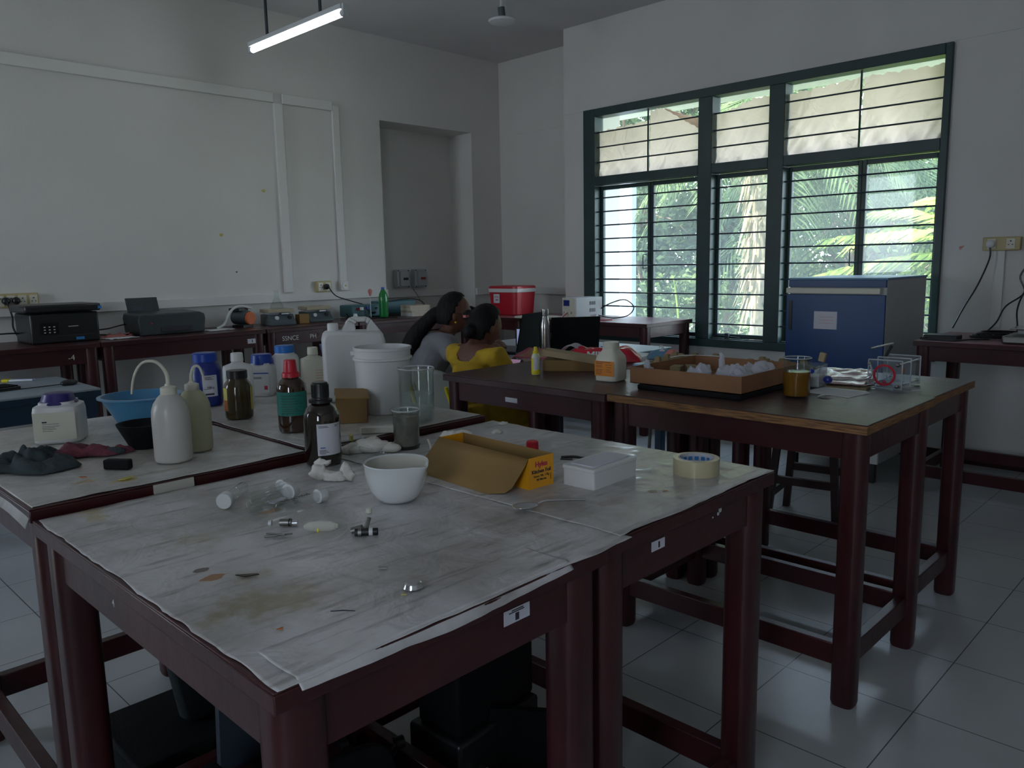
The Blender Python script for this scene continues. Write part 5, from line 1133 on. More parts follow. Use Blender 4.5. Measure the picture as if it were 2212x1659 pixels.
# ================================================================ PEOPLE
def evald(o, name):
    dg = bpy.context.evaluated_depsgraph_get(); dg.update(); me = bpy.data.meshes.new_from_object(o.evaluated_get(dg)); me.name = name; return me
def skin(chains, sub=2):
    "chains: list of [(point, radius or (rx, ry)), ...]; equal points are shared. Returns a mesh."
    bm = bmesh.new(); lay = bm.verts.layers.skin.verify(); vs = {}
    def vert(p, r):
        k = tuple(round(c, 4) for c in p)
        if k not in vs:
            v = bm.verts.new(p); v[lay].radius = r if isinstance(r, tuple) else (r, r); v[lay].use_root = len(vs) == 0; vs[k] = v
        return vs[k]
    for ch in chains:
        pr = None
        for p, r in ch:
            v = vert(p, r)
            if pr is not None and pr is not v and bm.edges.get((pr, v)) is None: bm.edges.new((pr, v))
            pr = v
    me = bpy.data.meshes.new('skeleton'); bm.to_mesh(me); bm.free(); o = bpy.data.objects.new('skeleton', me); C.objects.link(o)
    o.modifiers.new('skin', 'SKIN').use_smooth_shade = True; m = o.modifiers.new('sub', 'SUBSURF'); m.levels = m.render_levels = sub
    r = evald(o, 'grown'); bpy.data.objects.remove(o); return r
def head_mesh(c, fwd, up, s=1.0):
    "head with brow, eye hollows, nose, lips, chin and ears"
    fwd = Vector(fwd).normalized(); side = Vector(up).cross(fwd).normalized(); up = fwd.cross(side).normalized()
    Mx = Matrix((fwd, side, up)).transposed().to_4x4(); Mx.translation = Vector(c)
    b = B().sph((0, 0, 0), 1, (1, 1, 1), 40, 30)
    for v in b.bm.verts:
        x, y, z = v.co
        X = x*.096; Y = y*.074; Z = z*.118
        if z < 0: k = 1-.30*(-z)**1.4; Y *= k; X = X*(1-.22*(-z)) if x < 0 else X*(1-.10*(-z))
        if x > .2:                                     # face front
            f = x
            X += .010*math.exp(-((z-.20)/.13)**2)*f*math.exp(-(y/.7)**2)*.6                      # brow
            for sy in (-1, 1): X -= .016*math.exp(-((z-.02)/.13)**2)*math.exp(-((y-sy*.42)/.20)**2)*f   # eye hollows
            X += .026*math.exp(-((z+.22)/.13)**2)*math.exp(-(y/.16)**2)*f                      # nose tip
            X += .012*math.exp(-((z+.02)/.16)**2)*math.exp(-(y/.12)**2)*f                      # bridge
            X += .010*math.exp(-((z+.52)/.09)**2)*math.exp(-(y/.30)**2)*f; X -= .006*math.exp(-((z+.53)/.02)**2)*math.exp(-(y/.3)**2)*f
            X += .010*math.exp(-((z+.85)/.14)**2)*math.exp(-(y/.35)**2)*f                      # chin
        v.co = Vector((X, Y, Z))*s
    for sy in (-1, 1): b.sph((-.008*s, sy*.074*s, -.010*s), .030*s, (.55, .28, 1.0), 14, 10)
    bmesh.ops.transform(b.bm, matrix=Mx, verts=b.bm.verts); me = bpy.data.meshes.new('head'); b.bm.to_mesh(me); b.bm.free(); return me, Mx
def hand_chains(wrist, palm, fdir, sidev, curl, thumb, s=1.0):
    "five separate fingers; fdir = pointing direction, sidev = towards the thumb, curl = direction the fingers bend"
    w, p = Vector(wrist), Vector(palm); fdir, sidev, curl = Vector(fdir).normalized(), Vector(sidev).normalized(), Vector(curl).normalized(); ch = []
    for k, (off, L) in enumerate(((.028, .070), (.010, .078), (-.009, .074), (-.027, .058))):
        k0 = p+sidev*off*s+fdir*.022*s; a = k0+fdir*L*.45*s+curl*.006*s; b_ = a+(fdir*.75+curl*.6).normalized()*L*.33*s; e = b_+(fdir*.35+curl*.9).normalized()*L*.27*s
        ch.append([(p, (.020*s, .015*s)), (k0, .0095*s), (a, .0088*s), (b_, .0080*s), (e, .0068*s)])
    t0 = p+sidev*.030*s-fdir*.018*s; t1 = t0+(sidev*.8+fdir*.6+curl*.3).normalized()*.034*s; t2 = t1+(fdir*.9+curl*.5+sidev*.2).normalized()*.028*s
    ch.append([(p, (.020*s, .015*s)), (t0, .012*s), (t1, .0100*s), (t2, .0080*s)]); return ch
def fuse(name, meshes, m, parent, voxel=.006, smooth_=3):
    bm = bmesh.new()
    for me in meshes: bm.from_mesh(me)
    me = bpy.data.meshes.new(name); bm.to_mesh(me); bm.free(); o = bpy.data.objects.new(name, me); C.objects.link(o)
    r = o.modifiers.new('fuse', 'REMESH'); r.mode = 'VOXEL'; r.voxel_size = voxel; r.use_smooth_shade = True
    s_ = o.modifiers.new('relax', 'SMOOTH'); s_.factor = .5; s_.iterations = smooth_
    me2 = evald(o, name); bpy.data.objects.remove(o); me2.materials.clear(); me2.materials.append(M[m]); me2.polygons.foreach_set('use_smooth', [True]*len(me2.polygons))
    o = bpy.data.objects.new(name, me2); C.objects.link(o); o.parent = parent; return o
def cutaway(o, tests):
    bm = bmesh.new(); bm.from_mesh(o.data); bmesh.ops.delete(bm, geom=[v for v in bm.verts if any(((v.co-Vector(c)).dot(v.co-Vector(c)) < r*r) for c, r in tests)], context='VERTS'); bm.to_mesh(o.data); bm.free()
V3 = Vector
def seated(label, hip, neck, head, fwd, look, up, sh_w, arms, knees, feet, cloth, lower, scale=1.0, neckcut=(), sleeve=1.0, group=None, skirt=False, bellyr=.125):
    t = thing('person', label, 'person', (0, 0, 0)); fwd = V3(fwd).normalized(); side = V3((0, 0, 1)).cross(fwd)   # side = the person's left
    hip, neck, head = V3(hip), V3(neck), V3(head); chest = hip.lerp(neck, .72); waist = hip.lerp(neck, .36); top = hip.lerp(neck, .90)
    S = {1: top+side*sh_w, -1: top-side*sh_w}; base = head-V3(up).normalized()*.085-V3(look).normalized()*.02
    body = [[(hip, (.135, .11)), (waist, (.115, .095)), (chest, (.125, .10)), (top, (.085, .07)), (neck, .050), (base, .047), (head-V3(up)*.03, .05)]]
    shirt = [[(hip, (.155, .13)), (waist, (bellyr, bellyr*.88)), (chest, (.140, .118)), (top, (.098, .085)), (neck-V3((0, 0, .012)), .060)]]
    hands = []
    for sg, (el, wr, palm, fd, sv, cu) in arms.items():
        el, wr, palm = V3(el), V3(wr), V3(palm)
        body.append([(top, (.085, .07)), (S[sg], .052), (S[sg].lerp(el, .5), .043), (el, .036), (el.lerp(wr, .35), .035), (wr, .024), (palm, (.020, .015))])
        hands += [[(wr, .024), (palm, (.020, .015))]]+hand_chains(wr, palm, fd, sv, cu, 0)
        shirt.append([(top, (.098, .085)), (S[sg], .066), (S[sg].lerp(el, .55*sleeve), .058), (S[sg].lerp(el, .98*sleeve), .052)])
    legs = []
    for sg in (1, -1):
        h_ = hip+side*sg*.085-V3((0, 0, .02)); k, f = V3(knees[sg]), V3(feet[sg])
        body.append([(hip, (.135, .11)), (h_, .085), (h_.lerp(k, .5), .072), (k, .052), (k.lerp(f, .4), .048), (f+V3((0, 0, .06)), .032), (f+V3((0, 0, .03)), .032), (f+fwd*.15+V3((0, 0, .022)), .022)])
        legs.append([(hip-V3((0, 0, .01)), (.15, .12)), (h_, .105), (h_.lerp(k, .5), .092), (k, .075), (k.lerp(f, .5), .066 if not skirt else .09), (f+V3((0, 0, .12)), .055 if not skirt else .10)])
    hm, Mx = head_mesh(head, look, up, .96*scale)
    fuse('body', [skin(body), skin(hands, 2), hm], 'skin', t, .0055, 2)
    sh = fuse('blouse' if skirt else 'tunic', [skin(shirt)], cloth, t, .009, 4)
    if neckcut: cutaway(sh, neckcut)
    md = sh.modifiers.new('thickness', 'SOLIDIFY'); md.thickness = .003
    fuse('skirt' if skirt else 'trousers', [skin(legs)], lower, t, .012, 4); return t, Mx, S
# the woman in grey: looks at the laptop on her right of the picture
fW = V3((.88, -.47, 0))
tW, MW, SW = seated('woman in a grey top and glasses with a long dark ponytail, typing at a laptop', (2.83, 3.64, .60), (3.010, 3.490, .985), (3.062, 3.460, 1.105), fW, (.80, -.60, -.10), (.06, -.03, 1), .150,
    {-1: ((2.895, 3.300, .862), (3.180, 3.285, .885), (3.240, 3.305, .905), (.80, .10, .30), (.1, .8, .5), (.5, .1, -.85)), 1: ((3.05, 3.66, .87), (3.22, 3.52, .885), (3.28, 3.48, .895), (.9, -.2, .1), (.1, -.8, .4), (.4, 0, -.9))},
    {1: (3.24, 3.56, .60), -1: (3.20, 3.36, .60)}, {1: (3.26, 3.54, 0), -1: (3.22, 3.34, 0)}, 'kurta_grey', 'trouser_dark', neckcut=[((3.03, 3.475, .955), .062)])
def inhead(M_, x, y, z): return M_ @ V3((x, y, z))
def hair_cap(name, Mx, parent, extra, front=.045, low=-.02, sc=1.0):
    b = B().sph((0, 0, 0), 1, (1, 1, 1), 36, 26)
    for v in b.bm.verts:
        x, y, z = v.co; q = 1+.03*noise.noise(v.co*7)+.012*noise.noise(v.co*19); v.co = V3((x*.106-.006, y*.084, z*.126+.004))*q*sc
    # leave the face free
    bmesh.ops.delete(b.bm, geom=[v for v in b.bm.verts if v.co.x > -.004+.60*max(0, v.co.z-.015)-.35*max(0, -v.co.z) and v.co.z < .108], context='VERTS')
    bmesh.ops.delete(b.bm, geom=[v for v in b.bm.verts if v.co.z < low-.055], context='VERTS')
    bmesh.ops.transform(b.bm, matrix=Mx, verts=b.bm.verts); me = bpy.data.meshes.new('cap'); bmesh.ops.solidify(b.bm, geom=b.bm.faces, thickness=.010); b.bm.to_mesh(me); b.bm.free()
    return fuse(name, [me]+extra, 'hair', parent, .006, 2)
tail = skin([[(inhead(MW, -.085, 0, .03), .035), (inhead(MW, -.13, .02, -.03), .046), (V3((2.90, 3.64, .985)), .056), (V3((2.87, 3.66, .90)), .060), (V3((2.86, 3.67, .80)), .050), (V3((2.86, 3.68, .72)), .025)]])
hair_cap('hair', MW, tW, [tail])
gl = B()
for sy in (-1, 1):
    pts = [inhead(MW, .094, sy*.033+.024*math.cos(a*PI/5), .004+.017*math.sin(a*PI/5)) for a in range(11)]; gl.tube(pts, .0022, 6, 2)
    gl.tube([inhead(MW, .092, sy*.057, .010), inhead(MW, .05, sy*.074, .010), inhead(MW, -.005, sy*.078, .004)], .0020, 6, 3)
gl.tube([inhead(MW, .096, -.010, .008), inhead(MW, .099, 0, .010), inhead(MW, .096, .010, .008)], .002, 6, 2)
gl.out('glasses', 'ink', tW)
B().sph(inhead(MW, .0, -.080, -.045), .006).out('earring', 'spray_yellow', tW); B().sph(inhead(MW, .0, .080, -.045), .006).out('earring', 'spray_yellow', tW)
for sy in (-1, 1): B().sph(inhead(MW, .074, sy*.031, .002), .012, (1, 1, 1), 14, 10).out('eye', 'ink', tW)
B().tube([V3((2.98, 3.45, 1.0)), V3((3.06, 3.43, .93)), V3((3.09, 3.46, .90)), V3((3.07, 3.50, .95)), V3((3.02, 3.53, 1.0))], .0022, 6).out('necklace', 'ink', tW)
wv = V3((3.180, 3.285, .885)); B().lathe([(.024, -.004), (.030, -.004), (.030, .004), (.024, .004), (.024, -.004)], seg=24).out('bracelet', 'steel', tW, loc=wv).rotation_euler = (0, PI/2, 0)
# the girl in yellow: seen from behind, bent towards the table
fG = V3((.98, .02, 0))
tG, MG, SG = seated('woman in a yellow dress with dark pinned-up hair, seen from behind looking at a phone', (2.75, 3.005, .60), (2.815, 3.020, .958), (2.895, 3.030, 1.055), fG, (.93, -.12, -.42), (.40, 0, .92), .150,
    {-1: ((2.93, 2.82, .72), (3.06, 2.94, .80), (3.07, 2.985, .815), (.3, .8, .3), (.8, -.2, .5), (.5, .1, .6)), 1: ((2.93, 3.22, .74), (3.10, 3.13, .80), (3.13, 3.10, .83), (.4, -.7, .2), (.8, .2, .4), (.4, -.2, .7))},
    {1: (3.12, 3.09, .60), -1: (3.10, 2.92, .60)}, {1: (3.14, 3.09, 0), -1: (3.12, 2.92, 0)}, 'dress_yellow', 'dress_yellow', scale=.98, neckcut=[((2.735, 3.010, .955), .062), ((2.815, 3.02, .985), .058)], sleeve=.72, skirt=True)
bun = skin([[(inhead(MG, -.080, .035, .03), .040), (inhead(MG, -.100, .055, .035), .034), (inhead(MG, -.100, .075, .04), .022)]])
bun2 = skin([[(inhead(MG, -.09, -.01, -.02), .05), (inhead(MG, -.105, -.01, -.075), .040), (inhead(MG, -.09, -.01, -.10), .02)]])
hair_cap('hair', MG, tG, [bun, bun2], low=-.04)
B().tube([V3((2.80, 2.965, .975)), V3((2.755, 3.0, .945)), V3((2.755, 3.04, .945)), V3((2.80, 3.08, .975))], .0022, 6).out('necklace', 'spray_yellow', tG)
B().box((-.018, -.010, -.006), (.018, .010, .006)).out('hair_clip', 'pink_scrap', tG, loc=inhead(MG, -.115, .03, .02))
# phone in her hands
t = thing('phone', 'lit phone held by the woman in yellow', 'phone', (3.085, 3.045, .835), R(8)); B().box((-.038, -.072, -.004), (.038, .072, .004)).out('case', 'black_plastic', t, bevel=.003); B().box((-.034, -.066, .004), (.034, .066, .0048)).out('screen', 'phone_on', t)
for c_ in t.children: c_.rotation_euler = (0, R(-52), 0)
# ---- chairs
def plastic_chair(label, loc, rz, m, seat=.44, back=.86, w_=.42, legm='steel_dull', group='moulded plastic chairs', name='plastic_chair'):
    t = thing(name, label, 'chair', loc, rz, group)       # faces +x
    B().grid(lambda u, v: (-.20+.40*u, -w_/2+w_*v, seat+.012*((2*v-1)**2)-.02*u*u), 12, 14).out('seat', m, t, solid=.012)
    def f(u, v):
        z = seat+.06+(back-seat-.06)*v; y = (2*u-1)*w_/2*(1-.10*v**3)*(1-.35*max(0, v-.8)*5*abs(2*u-1)**4*.4); return (-.20-.10*v+.045*(2*u-1)**2, y, z-.035*(abs(2*u-1)**4)*(v > .8)*(v-.8)*5)
    B().grid(f, 16, 14).out('backrest', m, t, solid=.012)
    for sx in (-1, 1):
        for sy in (-1, 1): B().rod((sx*.20, sy*w_*.46, 0), (sx*.165, sy*w_*.42, seat), .011, 10).out('leg', legm, t)
    for sy in (-1, 1): B().rod((-.17, sy*w_*.42, seat), (-.285, sy*w_*.40, back-.08), .010, 10).out('back_post', legm, t)
    return t
plastic_chair('blue plastic chair behind the woman in grey', (2.70, 3.76, 0), math.atan2(-.47, .88)+.15, 'chair_blue', .47, .955, .44)
plastic_chair('grey-green moulded chair under the woman in yellow', (2.745, 3.005, 0), 0.0, 'chair_grey', .47, .885, .36, 'spray_yellow')
plastic_chair('blue plastic chair pushed in below the brown tables, mostly hidden', (3.95, 2.60, 0), R(100), 'chair_blue', .45, .80, .40)

# ---- on the laptop tables
ZL = .8405
def laptop(label, loc, n, wd=.34, dp=.235, tilt=14, m='black_plastic'):
    "n: direction the screen faces"
    t = thing('laptop', label, 'laptop', loc, math.atan2(n[1], n[0])); B().box((0, -wd/2, 0), (dp, wd/2, .018)).out('base', m, t, bevel=.003)
    b = B().box((-.004, -wd/2, 0), (.004, wd/2, dp)); o = b.out('lid', 'black_matt', t, loc=(-.004, 0, .016), bevel=.003); o.rotation_euler = (0, R(-tilt), 0)
    s = B().box((.004, -wd/2+.012, .012), (.0046, wd/2-.012, dp-.012)).out('screen', 'screen_on', o)
    k = B().box((.03, -wd/2+.02, .018), (dp*.62, wd/2-.02, .0195)).out('keyboard', 'charcoal', t); return t
laptop('dark laptop in front of the woman in grey, screen turned away from us', (3.565, 3.355, ZL), (-.28, .96), .33, .235, 12, 'charcoal')
laptop('wide black laptop with its lid to us, right of the steel flask', (3.71, 3.10, ZL), (.62, .78), .30, .21, 12)
t = thing('steel_flask', 'tall stainless steel water bottle between the two laptops', 'bottle', (3.52, 3.17, ZL)); B().lathe([(.030, 0), (.033, .004), (.034, .16), (.032, .19), (.021, .225), (.020, .232)], seg=36).out('body', 'bottle_steel', t); B().lathe([(.021, .234), (.0215, .238), (.0215, .272), (.019, .275), (0, .275)], seg=30).out('cap', 'steel', t)
t = thing('tablet', 'small lit screen glowing beyond the steel flask', 'tablet', (3.86, 3.62, ZL), R(225)); o = B().box((-.004, -.09, 0), (.004, .09, .12)).out('case', 'black_plastic', t); B().box((.004, -.082, .01), (.0046, .082, .112)).out('screen', 'screen_on', o); o.rotation_euler = (0, R(-12), 0)
for k, (h_, m, lab) in enumerate([(0, 'book_pink', 'pink-edged book under the magazine beside the woman in yellow')]):
    t = thing('book', lab, 'book', (3.33, 2.98, ZL), R(25)); B().box((-.10, -.14, 0), (.10, .14, .022)).out('pages', 'book_page', t); B().box((-.104, -.143, .022), (.104, .143, .025)).out('cover', m, t)
t = thing('magazine', 'colourful magazine with a pink border lying in front of the laptops', 'magazine', (3.34, 2.99, ZL+.0275), R(20)); B().m(1).box((-.115, -.165, 0), (.115, .165, .006)).m(0).box((-.095, -.14, .006), (.095, .14, .0068)).out('cover', ['mag_cover', 'book_pink'], t); t.rotation_euler = (R(3), R(-7), R(20))
tag(B().box((-.10, -.14, 0), (.10, .14, .004)).out('paper_sheets', 'paper_white', loc=(3.20, 2.85, ZL), rot=R(-30)), 'white papers at the near corner under the magazine', 'paper')
t = thing('cloth_bag', 'teal and grey bag heaped behind the brown carton', 'bag', (3.45, 2.87, ZL)); b = B().sph((0, 0, .03), .05, (1.6, 1, .7)); b.sph((.06, -.04, .03), .03, (1, 1.5, 1)); 
for v in b.bm.verts: v.co += v.co.normalized()*.012*noise.noise(v.co*25); v.co.z = max(v.co.z, .002)
b.out('bag', 'teal_enamel', t)

# ================================================================ LEFT BENCH THINGS
ZB = .9305
t = thing('laser_printer', 'black laser printer with blue tape marks at the left end of the bench', 'printer', (1.655, 5.86, ZB), 0)
b = B().box((-.205, -.17, 0), (.205, .17, .195)); b.out('body', 'black_plastic', t, bevel=.012)
B().box((-.232, -.185, .200), (.222, .18, .250)).out('scanner_lid', 'black_plastic', t, bevel=.014)
c_ = B().box((-.145, -.178, .06), (-.045, -.168, .135)).out('control_panel', 'black_matt', t); b = B()
for i in range(3):
    for j in range(3): b.box((-.132+.028*i, -.181, .070+.018*j), (-.122+.028*i, -.178, .076+.018*j))
o = b.out('keys', 'cream_plastic', c_); o['kind'] = 'stuff'
B().box((-.05, -.172, .045), (.17, -.169, .050)).out('tray_gap', 'ink', t); B().box((.055, -.1735, .016), (.105, -.170, .034)).out('blue_tape', 'blue_tape', t); B().box((.200, -.1875, .212), (.2235, -.150, .232)).out('blue_tape', 'blue_tape', t)
text('Printer', .014, 'cream_plastic', t, (.055, -.1705, .105), (PI/2, 0, 0), 'print') if False else B().box((.015, -.1715, .104), (.075, -.1700, .108)).out('badge', 'cream_plastic', t)
t = thing('inkjet_printer', 'charcoal inkjet printer with its paper support raised', 'printer', (2.375, 5.885, ZB), 0)
b = B(); prof = [(-.235, .0), (-.245, .11), (-.235, .145), (-.20, .150), (.20, .150), (.235, .135), (.24, .10), (.225, 0)]
lo = [b.bm.verts.new((x, -.15, z)) for x, z in prof]; hi = [b.bm.verts.new((x, .15, z+.01)) for x, z in prof]; b.bm.faces.new(lo); b.bm.faces.new(hi[::-1])
for i in range(8): b.bm.faces.new((lo[i], hi[i], hi[(i+1) % 8], lo[(i+1) % 8]))
b._t(); b.out('body', 'charcoal', t, bevel=.010)
o = B().box((-.115, -.004, 0), (.11, .004, .115)).out('paper_support', 'charcoal', t, loc=(-.10, .11, .150)); o.rotation_euler = (R(-20), 0, 0); B().box((-.085, -.006, .015), (-.005, -.004, .055)).out('sticker', 'dust_panel', o)
B().box((-.09, -.156, .025), (.13, -.150, .055)).out('output_slot', 'ink', t); B().box((-.09, -.175, .020), (.13, -.150, .026)).out('output_tray', 'black_plastic', t); B().cyl((-.155, -.152, .085), .006, .004, 10, 'Y').out('power_button', 'ink_red', t)
for k, (x, y, rz, m, lab) in enumerate([(1.99, 5.72, .2, 'paper_white', 'white paper sheet between the two printers on the bench'), (2.02, 5.86, -.3, 'pink_scrap', 'reddish plastic scrap behind the paper between the printers'), (2.72, 5.78, .1, 'paper_white', 'paper sheet on the bench left of the motor')]):
    tag(B().grid(lambda u, v: (-.10+.20*u, -.08+.16*v, .003+.016*max(0, noise.noise(V3((u*5, v*5, k))))*(2.2 if k == 1 else .4)), 14, 12).out('paper_sheet' if k != 1 else 'plastic_scrap', m, loc=(x, y, ZB), rot=rz, solid=.001), lab, 'paper' if k != 1 else 'scrap')
cable('black cables running between the two printers', [(1.86, 5.98, .98), (1.98, 5.94, .985), (2.08, 5.97, 1.0), (2.16, 6.0, 1.01)], .005)
cable('black cables lying low between the two printers', [(1.86, 5.90, .955), (1.95, 5.86, .95), (2.02, 5.86, .937), (2.12, 5.9, .937)], .005)
# motor
t = thing('vacuum_motor', 'small grey motor with an orange round end and hose over it', 'motor', (2.985, 5.90, ZB), R(-90)+.3)
B().cyl((0, 0, .075), .055, .15, 30, 'X').out('housing', 'grey_enamel', t, bevel=.006); B().cyl((.085, 0, .070), .050, .02, 30, 'X').out('end_plate', 'orange_disc', t, bevel=.004); B().box((-.06, -.05, 0), (.06, .05, .018)).out('foot', 'black_plastic', t)
B().box((-.09, -.05, .125), (.02, .05, .150)).out('terminal_box', 'black_plastic', t, bevel=.004)
cable('grey hose arching over the motor down to the bench', [(2.74, 5.83, .94), (2.80, 5.83, .97), (2.86, 5.84, 1.06), (2.95, 5.86, 1.098), (3.05, 5.87, 1.075)], .009, 'white_plastic', 'hose', 'hose')
tag(B().lathe([(0, 0), (.018, 0), (.020, .03), (.012, .04), (.010, .055), (0, .055)], seg=20).out('small_bottle', 'clear_glass', loc=(3.115, 5.74, ZB)), 'tiny clear bottle in front of the left hotplate', 'bottle')
def hotplate(label, x, y, rz):
    t = thing('hotplate', label, 'hotplate', (x, y, ZB), rz, 'grey hotplate stirrers')
    b = B(); prof = [(-.12, 0), (-.115, .085), (.06, .085), (.115, .02), (.115, 0)]
    lo = [b.bm.verts.new((-.105, -x_, z)) for x_, z in prof]; hi = [b.bm.verts.new((.105, -x_, z)) for x_, z in prof]; b.bm.faces.new(lo); b.bm.faces.new(hi[::-1])
    for i in range(5): b.bm.faces.new((lo[i], hi[i], hi[(i+1) % 5], lo[(i+1) % 5]))
    b._t(); b.out('body', 'grey_enamel', t, bevel=.005); B().box((-.09, -.04, .085), (.09, .10, .100)).out('neck', 'steel', t); B().box((-.108, -.075, .100), (.108, .118, .130)).out('plate', 'ceramic_plate', t, bevel=.004)
    for dx in (-.045, .06): B().cyl((dx, -.088, .060), .015, .018, 20, 'Y').out('knob', 'white_plastic' if dx < 0 else 'black_plastic', t).rotation_euler = (0, 0, 0)
    B().box((.0, -.077, .086), (.06, -.074, .096)).out('badge', 'white_label', t); return t
hotplate('grey hotplate stirrer carrying the conical flask', 3.275, 5.86, R(-8)); hotplate('grey hotplate stirrer without a flask, right of the yellow box', 3.66, 5.92, R(-8))
tag(B().lathe([(.052, 0), (.055, .003), (.050, .02), (.020, .085), (.017, .095), (.017, .140), (.021, .146), (.0185, .146), (.0150, .138), (.0150, .094), (.048, .02), (.050, .006), (0, .004)], seg=36).out('conical_flask', 'clear_glass', loc=(3.275, 5.87, ZB+.1305)), 'clear conical flask standing on the left hotplate', 'flask')
tag(B().box((-.045, -.035, 0), (.045, .035, .075)).out('small_carton', 'foil_yellow' if False else 'card', loc=(3.475, 5.83, ZB), bevel=.002), 'small ochre carton between the two hotplates', 'box')
t = thing('meter', 'teal bench meter with a red display, in front of the alcove', 'meter', (4.17, 5.95, ZB), R(-6)); B().box((-.17, -.10, .01), (.17, .13, .115)).out('case', 'teal_enamel', t, bevel=.012)
B().box((-.125, -.104, .072), (-.075, -.100, .094)).out('display', 'led_red', t)
for k, (x, z) in enumerate([(-.02, .085), (.08, .085), (.03, .045), (.06, .045)]): B().cyl((x, -.106, z), .009, .012, 14, 'Y').out('dial', 'black_plastic', t)
t = thing('meter', 'second teal instrument behind the green bottle, against the alcove', 'meter', (4.56, 6.02, ZB), R(-6)); B().box((-.19, -.08, .01), (.20, .095, .135)).out('case', 'teal_enamel', t, bevel=.012)
t = thing('soda_bottle', 'green clear plastic bottle with a blue cap on the alcove bench', 'bottle', (4.24, 5.74, ZB))
B().lathe([(.034, 0), (.040, .01), (.042, .03), (.038, .09), (.042, .13), (.043, .17), (.036, .21), (.018, .245), (.014, .255)], seg=32).out('body', 'green_pet', t); B().lathe([(.0155, .252), (.0155, .270), (0, .271)], seg=24).out('cap', 'blue_cap', t)
t = thing('balloon_stick', 'small salmon pink balloon-shaped knob on a stick beside the green bottle', 'stick', (4.13, 5.78, ZB)); B().rod((0, 0, 0), (0, 0, .20), .003, 8).out('stick', 'white_plastic', t); B().lathe([(0, .195), (.008, .20), (.019, .235), (.016, .252), (0, .262)], seg=20).out('knob', 'pink_scrap', t)
for k, (x, y, h_, cap, lab) in enumerate([(3.99, 5.62, .12, 'navy_plastic', 'small clear vial with a navy cap behind the jerrycan handle'), (3.87, 5.64, .06, 'white_plastic', 'short white capped vial behind the jerrycan spout'), (4.07, 5.83, .10, 'white_plastic', 'clear vial with white cap in front of the teal meter')]):
    t = thing('vial', lab, 'vial', (x, y, ZB)); B().lathe([(.020, 0), (.021, .004), (.021, h_*.7), (.014, h_*.78)], seg=20).out('body', 'clear_glass' if k != 1 else 'white_plastic', t); B().lathe([(.0165, h_*.76), (.0165, h_), (0, h_)], seg=20).out('cap', cap, t)
for k, (z, th_, m, lab) in enumerate([(0, .030, 'white_plastic', 'white book at the bottom of the stack beside the green bottle'), (.031, .018, 'book_page', 'second lowest book of the stack beside the green bottle'), (.050, .022, 'cream_plastic', 'thick middle book of the stack beside the green bottle'), (.073, .022, 'book_page', 'topmost brownish book of the stack beside the green bottle')]):
    t = thing('book', lab, 'book', (4.60, 5.74, ZB+z), R(2-3*k), 'stack of books on the alcove bench'); B().box((-.105, -.08, .002), (.103, .078, th_-.002)).out('pages', 'book_page', t); B().box((-.108, -.082, 0), (.106, .082, .002)).box((-.108, -.082, th_-.002), (.106, .082, th_)).box((-.108, -.082, .002), (-.105, .082, th_-.002)).out('cover', m, t)
cable('black cable trailing over the alcove bench behind the books', [(4.42, 5.92, 1.06), (4.72, 5.98, 1.075), (4.84, 5.93, 1.04), (4.88, 5.9, .94)], .004)
cable('tangle of thin cables left of the teal meter', [(3.88, 5.80, .94), (3.95, 5.90, .99), (3.99, 5.95, .97), (4.0, 5.85, .936), (4.12, 5.70, .94), (4.3, 5.62, .936)], .004)
# left computer table things
ZK = .7505
t = thing('mouse', 'black computer mouse near the table corner', 'mouse', (1.42, 4.93, ZK), R(20)); B().sph((0, 0, .014), .03, (1.7, 1.05, .62), 20, 12).out('shell', 'black_plastic', t); B().tube([(-.05, .0, .012), (-.12, .07, .005), (-.22, .10, .005), (-.34, .13, .005), (-.5, .2, .005)], .003, 6).out('cord', 'black_plastic', t)
for c_ in t.children:
    if c_.name.startswith('shell'):
        for v in c_.data.vertices: v.co.z = max(v.co.z, 0)
t = thing('keyboard', 'black keyboard end at the left picture edge', 'keyboard', (1.02, 5.02, ZK), R(14)); B().box((-.22, -.075, 0), (.16, .075, .018)).out('base', 'black_plastic', t, bevel=.004); b = B()
for i in range(14):
    for j in range(5): b.box((-.21+i*.026, -.065+j*.027, .018), (-.188+i*.026, -.042+j*.027, .024))
o = b.out('keys', 'black_matt', t); o['kind'] = 'stuff'
t = thing('pen_packet', 'pale blue pens with yellow ends lying at the back of the grey table', 'pens', (1.28, 5.34, ZK), R(-38)); 
for k in range(3): B().rod((-.06, -.012+.012*k, .007), (.07, -.012+.012*k, .007), .006, 10).out('pen', 'paper_white' if k != 1 else 'light_blue_cap', t)
B().box((-.10, -.02, 0), (-.06, .022, .016)).out('tips', 'spray_yellow', t, bevel=.003)

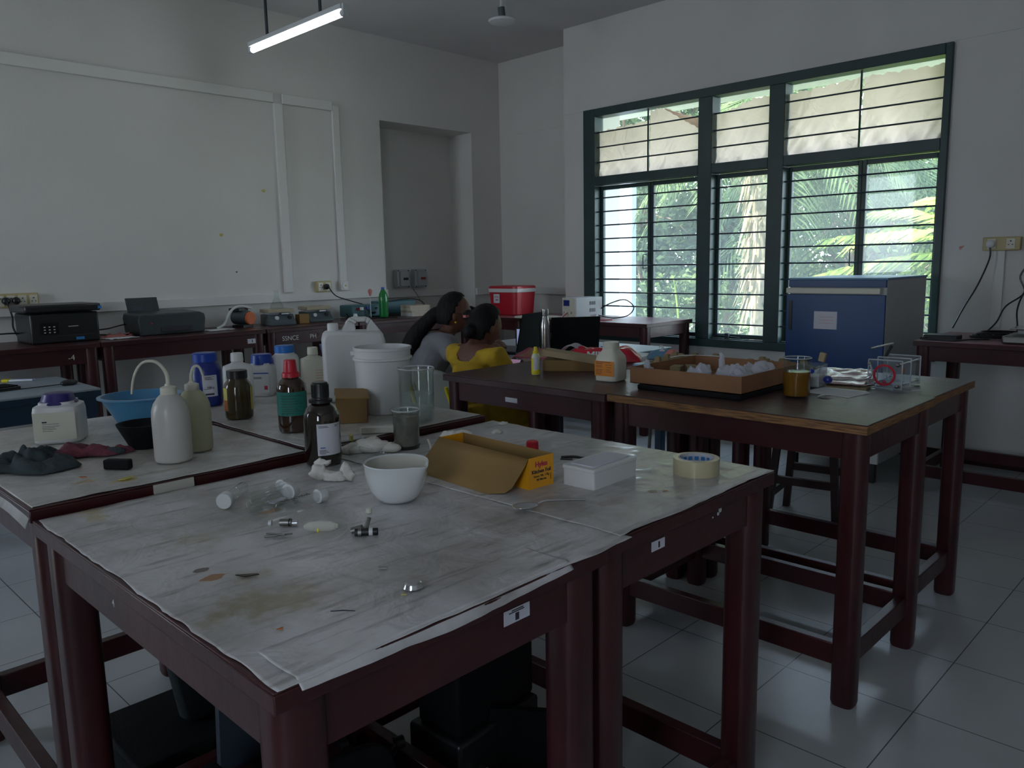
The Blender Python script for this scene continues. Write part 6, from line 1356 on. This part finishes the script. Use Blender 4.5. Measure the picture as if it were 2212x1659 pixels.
# ================================================================ UNDER THE NEAREST TABLE
t = thing('swivel_chair', 'old black swivel chair lying on its side under the nearest table', 'chair', (.86, 1.36, 0), R(75)); t.scale = (.72, .72, .72)
o = B().slab(rbox(.22, .21, .07), -.035, .035).out('seat', 'black_matt', t, loc=(-.10, .06, .30), bevel=.012); o.rotation_euler = (R(18), R(-62), 0)
o = B().slab(rbox(.19, .23, .09), -.02, .03).out('backrest', 'black_matt', t, loc=(.10, .30, .24), bevel=.010); o.rotation_euler = (R(80), R(10), R(10))
B().rod((-.06, .03, .28), (.20, -.12, .20), .026, 14).rod((.19, -.115, .2), (.28, -.17, .17), .016, 12).out('gas_lift', 'black_plastic', t)
hub = V3((.27, -.165, .175))
for k in range(5):
    a = k*2*PI/5+.3; axv = V3((.86, -.50, -.1)).normalized(); e1 = axv.cross(V3((0, 0, 1))).normalized(); e2 = axv.cross(e1); tip = hub+(e1*math.cos(a)+e2*math.sin(a))*.165
    tip.z = max(tip.z, .035); s = B().rod(hub, tip, .018, 10, .012).out('spoke', 'black_plastic', t); B().cyl(tip, .022, .03, 16, 'Y').out('caster', 'black_plastic', s)
for k, (x, y, z, dx, dy, dz, rx, ry, rz, m, lab) in enumerate([
    (.87, 1.762, .20, .12, .010, .19, 5, 0, 0, 'dust_panel', 'dusty blue-grey board standing under the nearest table'),
    (1.44, 1.30, .12, .16, .010, .11, 0, 0, -55, 'black_matt', 'dark board leaning on the floor below the table seam')]):
    t = thing('board', lab, 'board', (x, y, z), R(rz)); B().box((-dx, -dy, -dz), (dx, dy, dz)).out('panel', m, t); t.rotation_euler = (R(rx), R(ry), R(rz)); t.location.z = dz*math.cos(R(rx))+dy*abs(math.sin(R(rx)))
t = thing('carton', 'large black case on the floor behind the nearest table legs', 'box', (.79, 2.03, 0), 0); B().box((-.19, -.16, 0), (.19, .17, .20)).out('case', 'black_matt', t, bevel=.01); B().cyl((.06, -.165, .13), .010, .01, 12, 'Y').out('lock', 'steel', t)
t = thing('monitor_arm', 'black metal office equipment stacked behind, under the table seam', 'equipment', (1.36, 1.50, 0), R(4)); t.scale = (.95, .95, 1.15); B().box((-.17, -.10, 0), (.17, .10, .16)).out('lower_case', 'black_plastic', t, bevel=.01); B().box((-.15, -.08, .16), (.17, .08, .33)).out('upper_case', 'black_matt', t, bevel=.01); B().rod((-.10, -.11, .08), (-.10, -.13, .08), .012, 12).out('knob', 'steel', t)
t = thing('rolled_mat', 'dusty grey roll leaning under the back of the nearest table', 'roll', (.72, 1.98, 0), 0); B().rod((.10, .05, .21), (.02, -.02, .60), .050, 22).out('roll', 'cloth_grey', t)
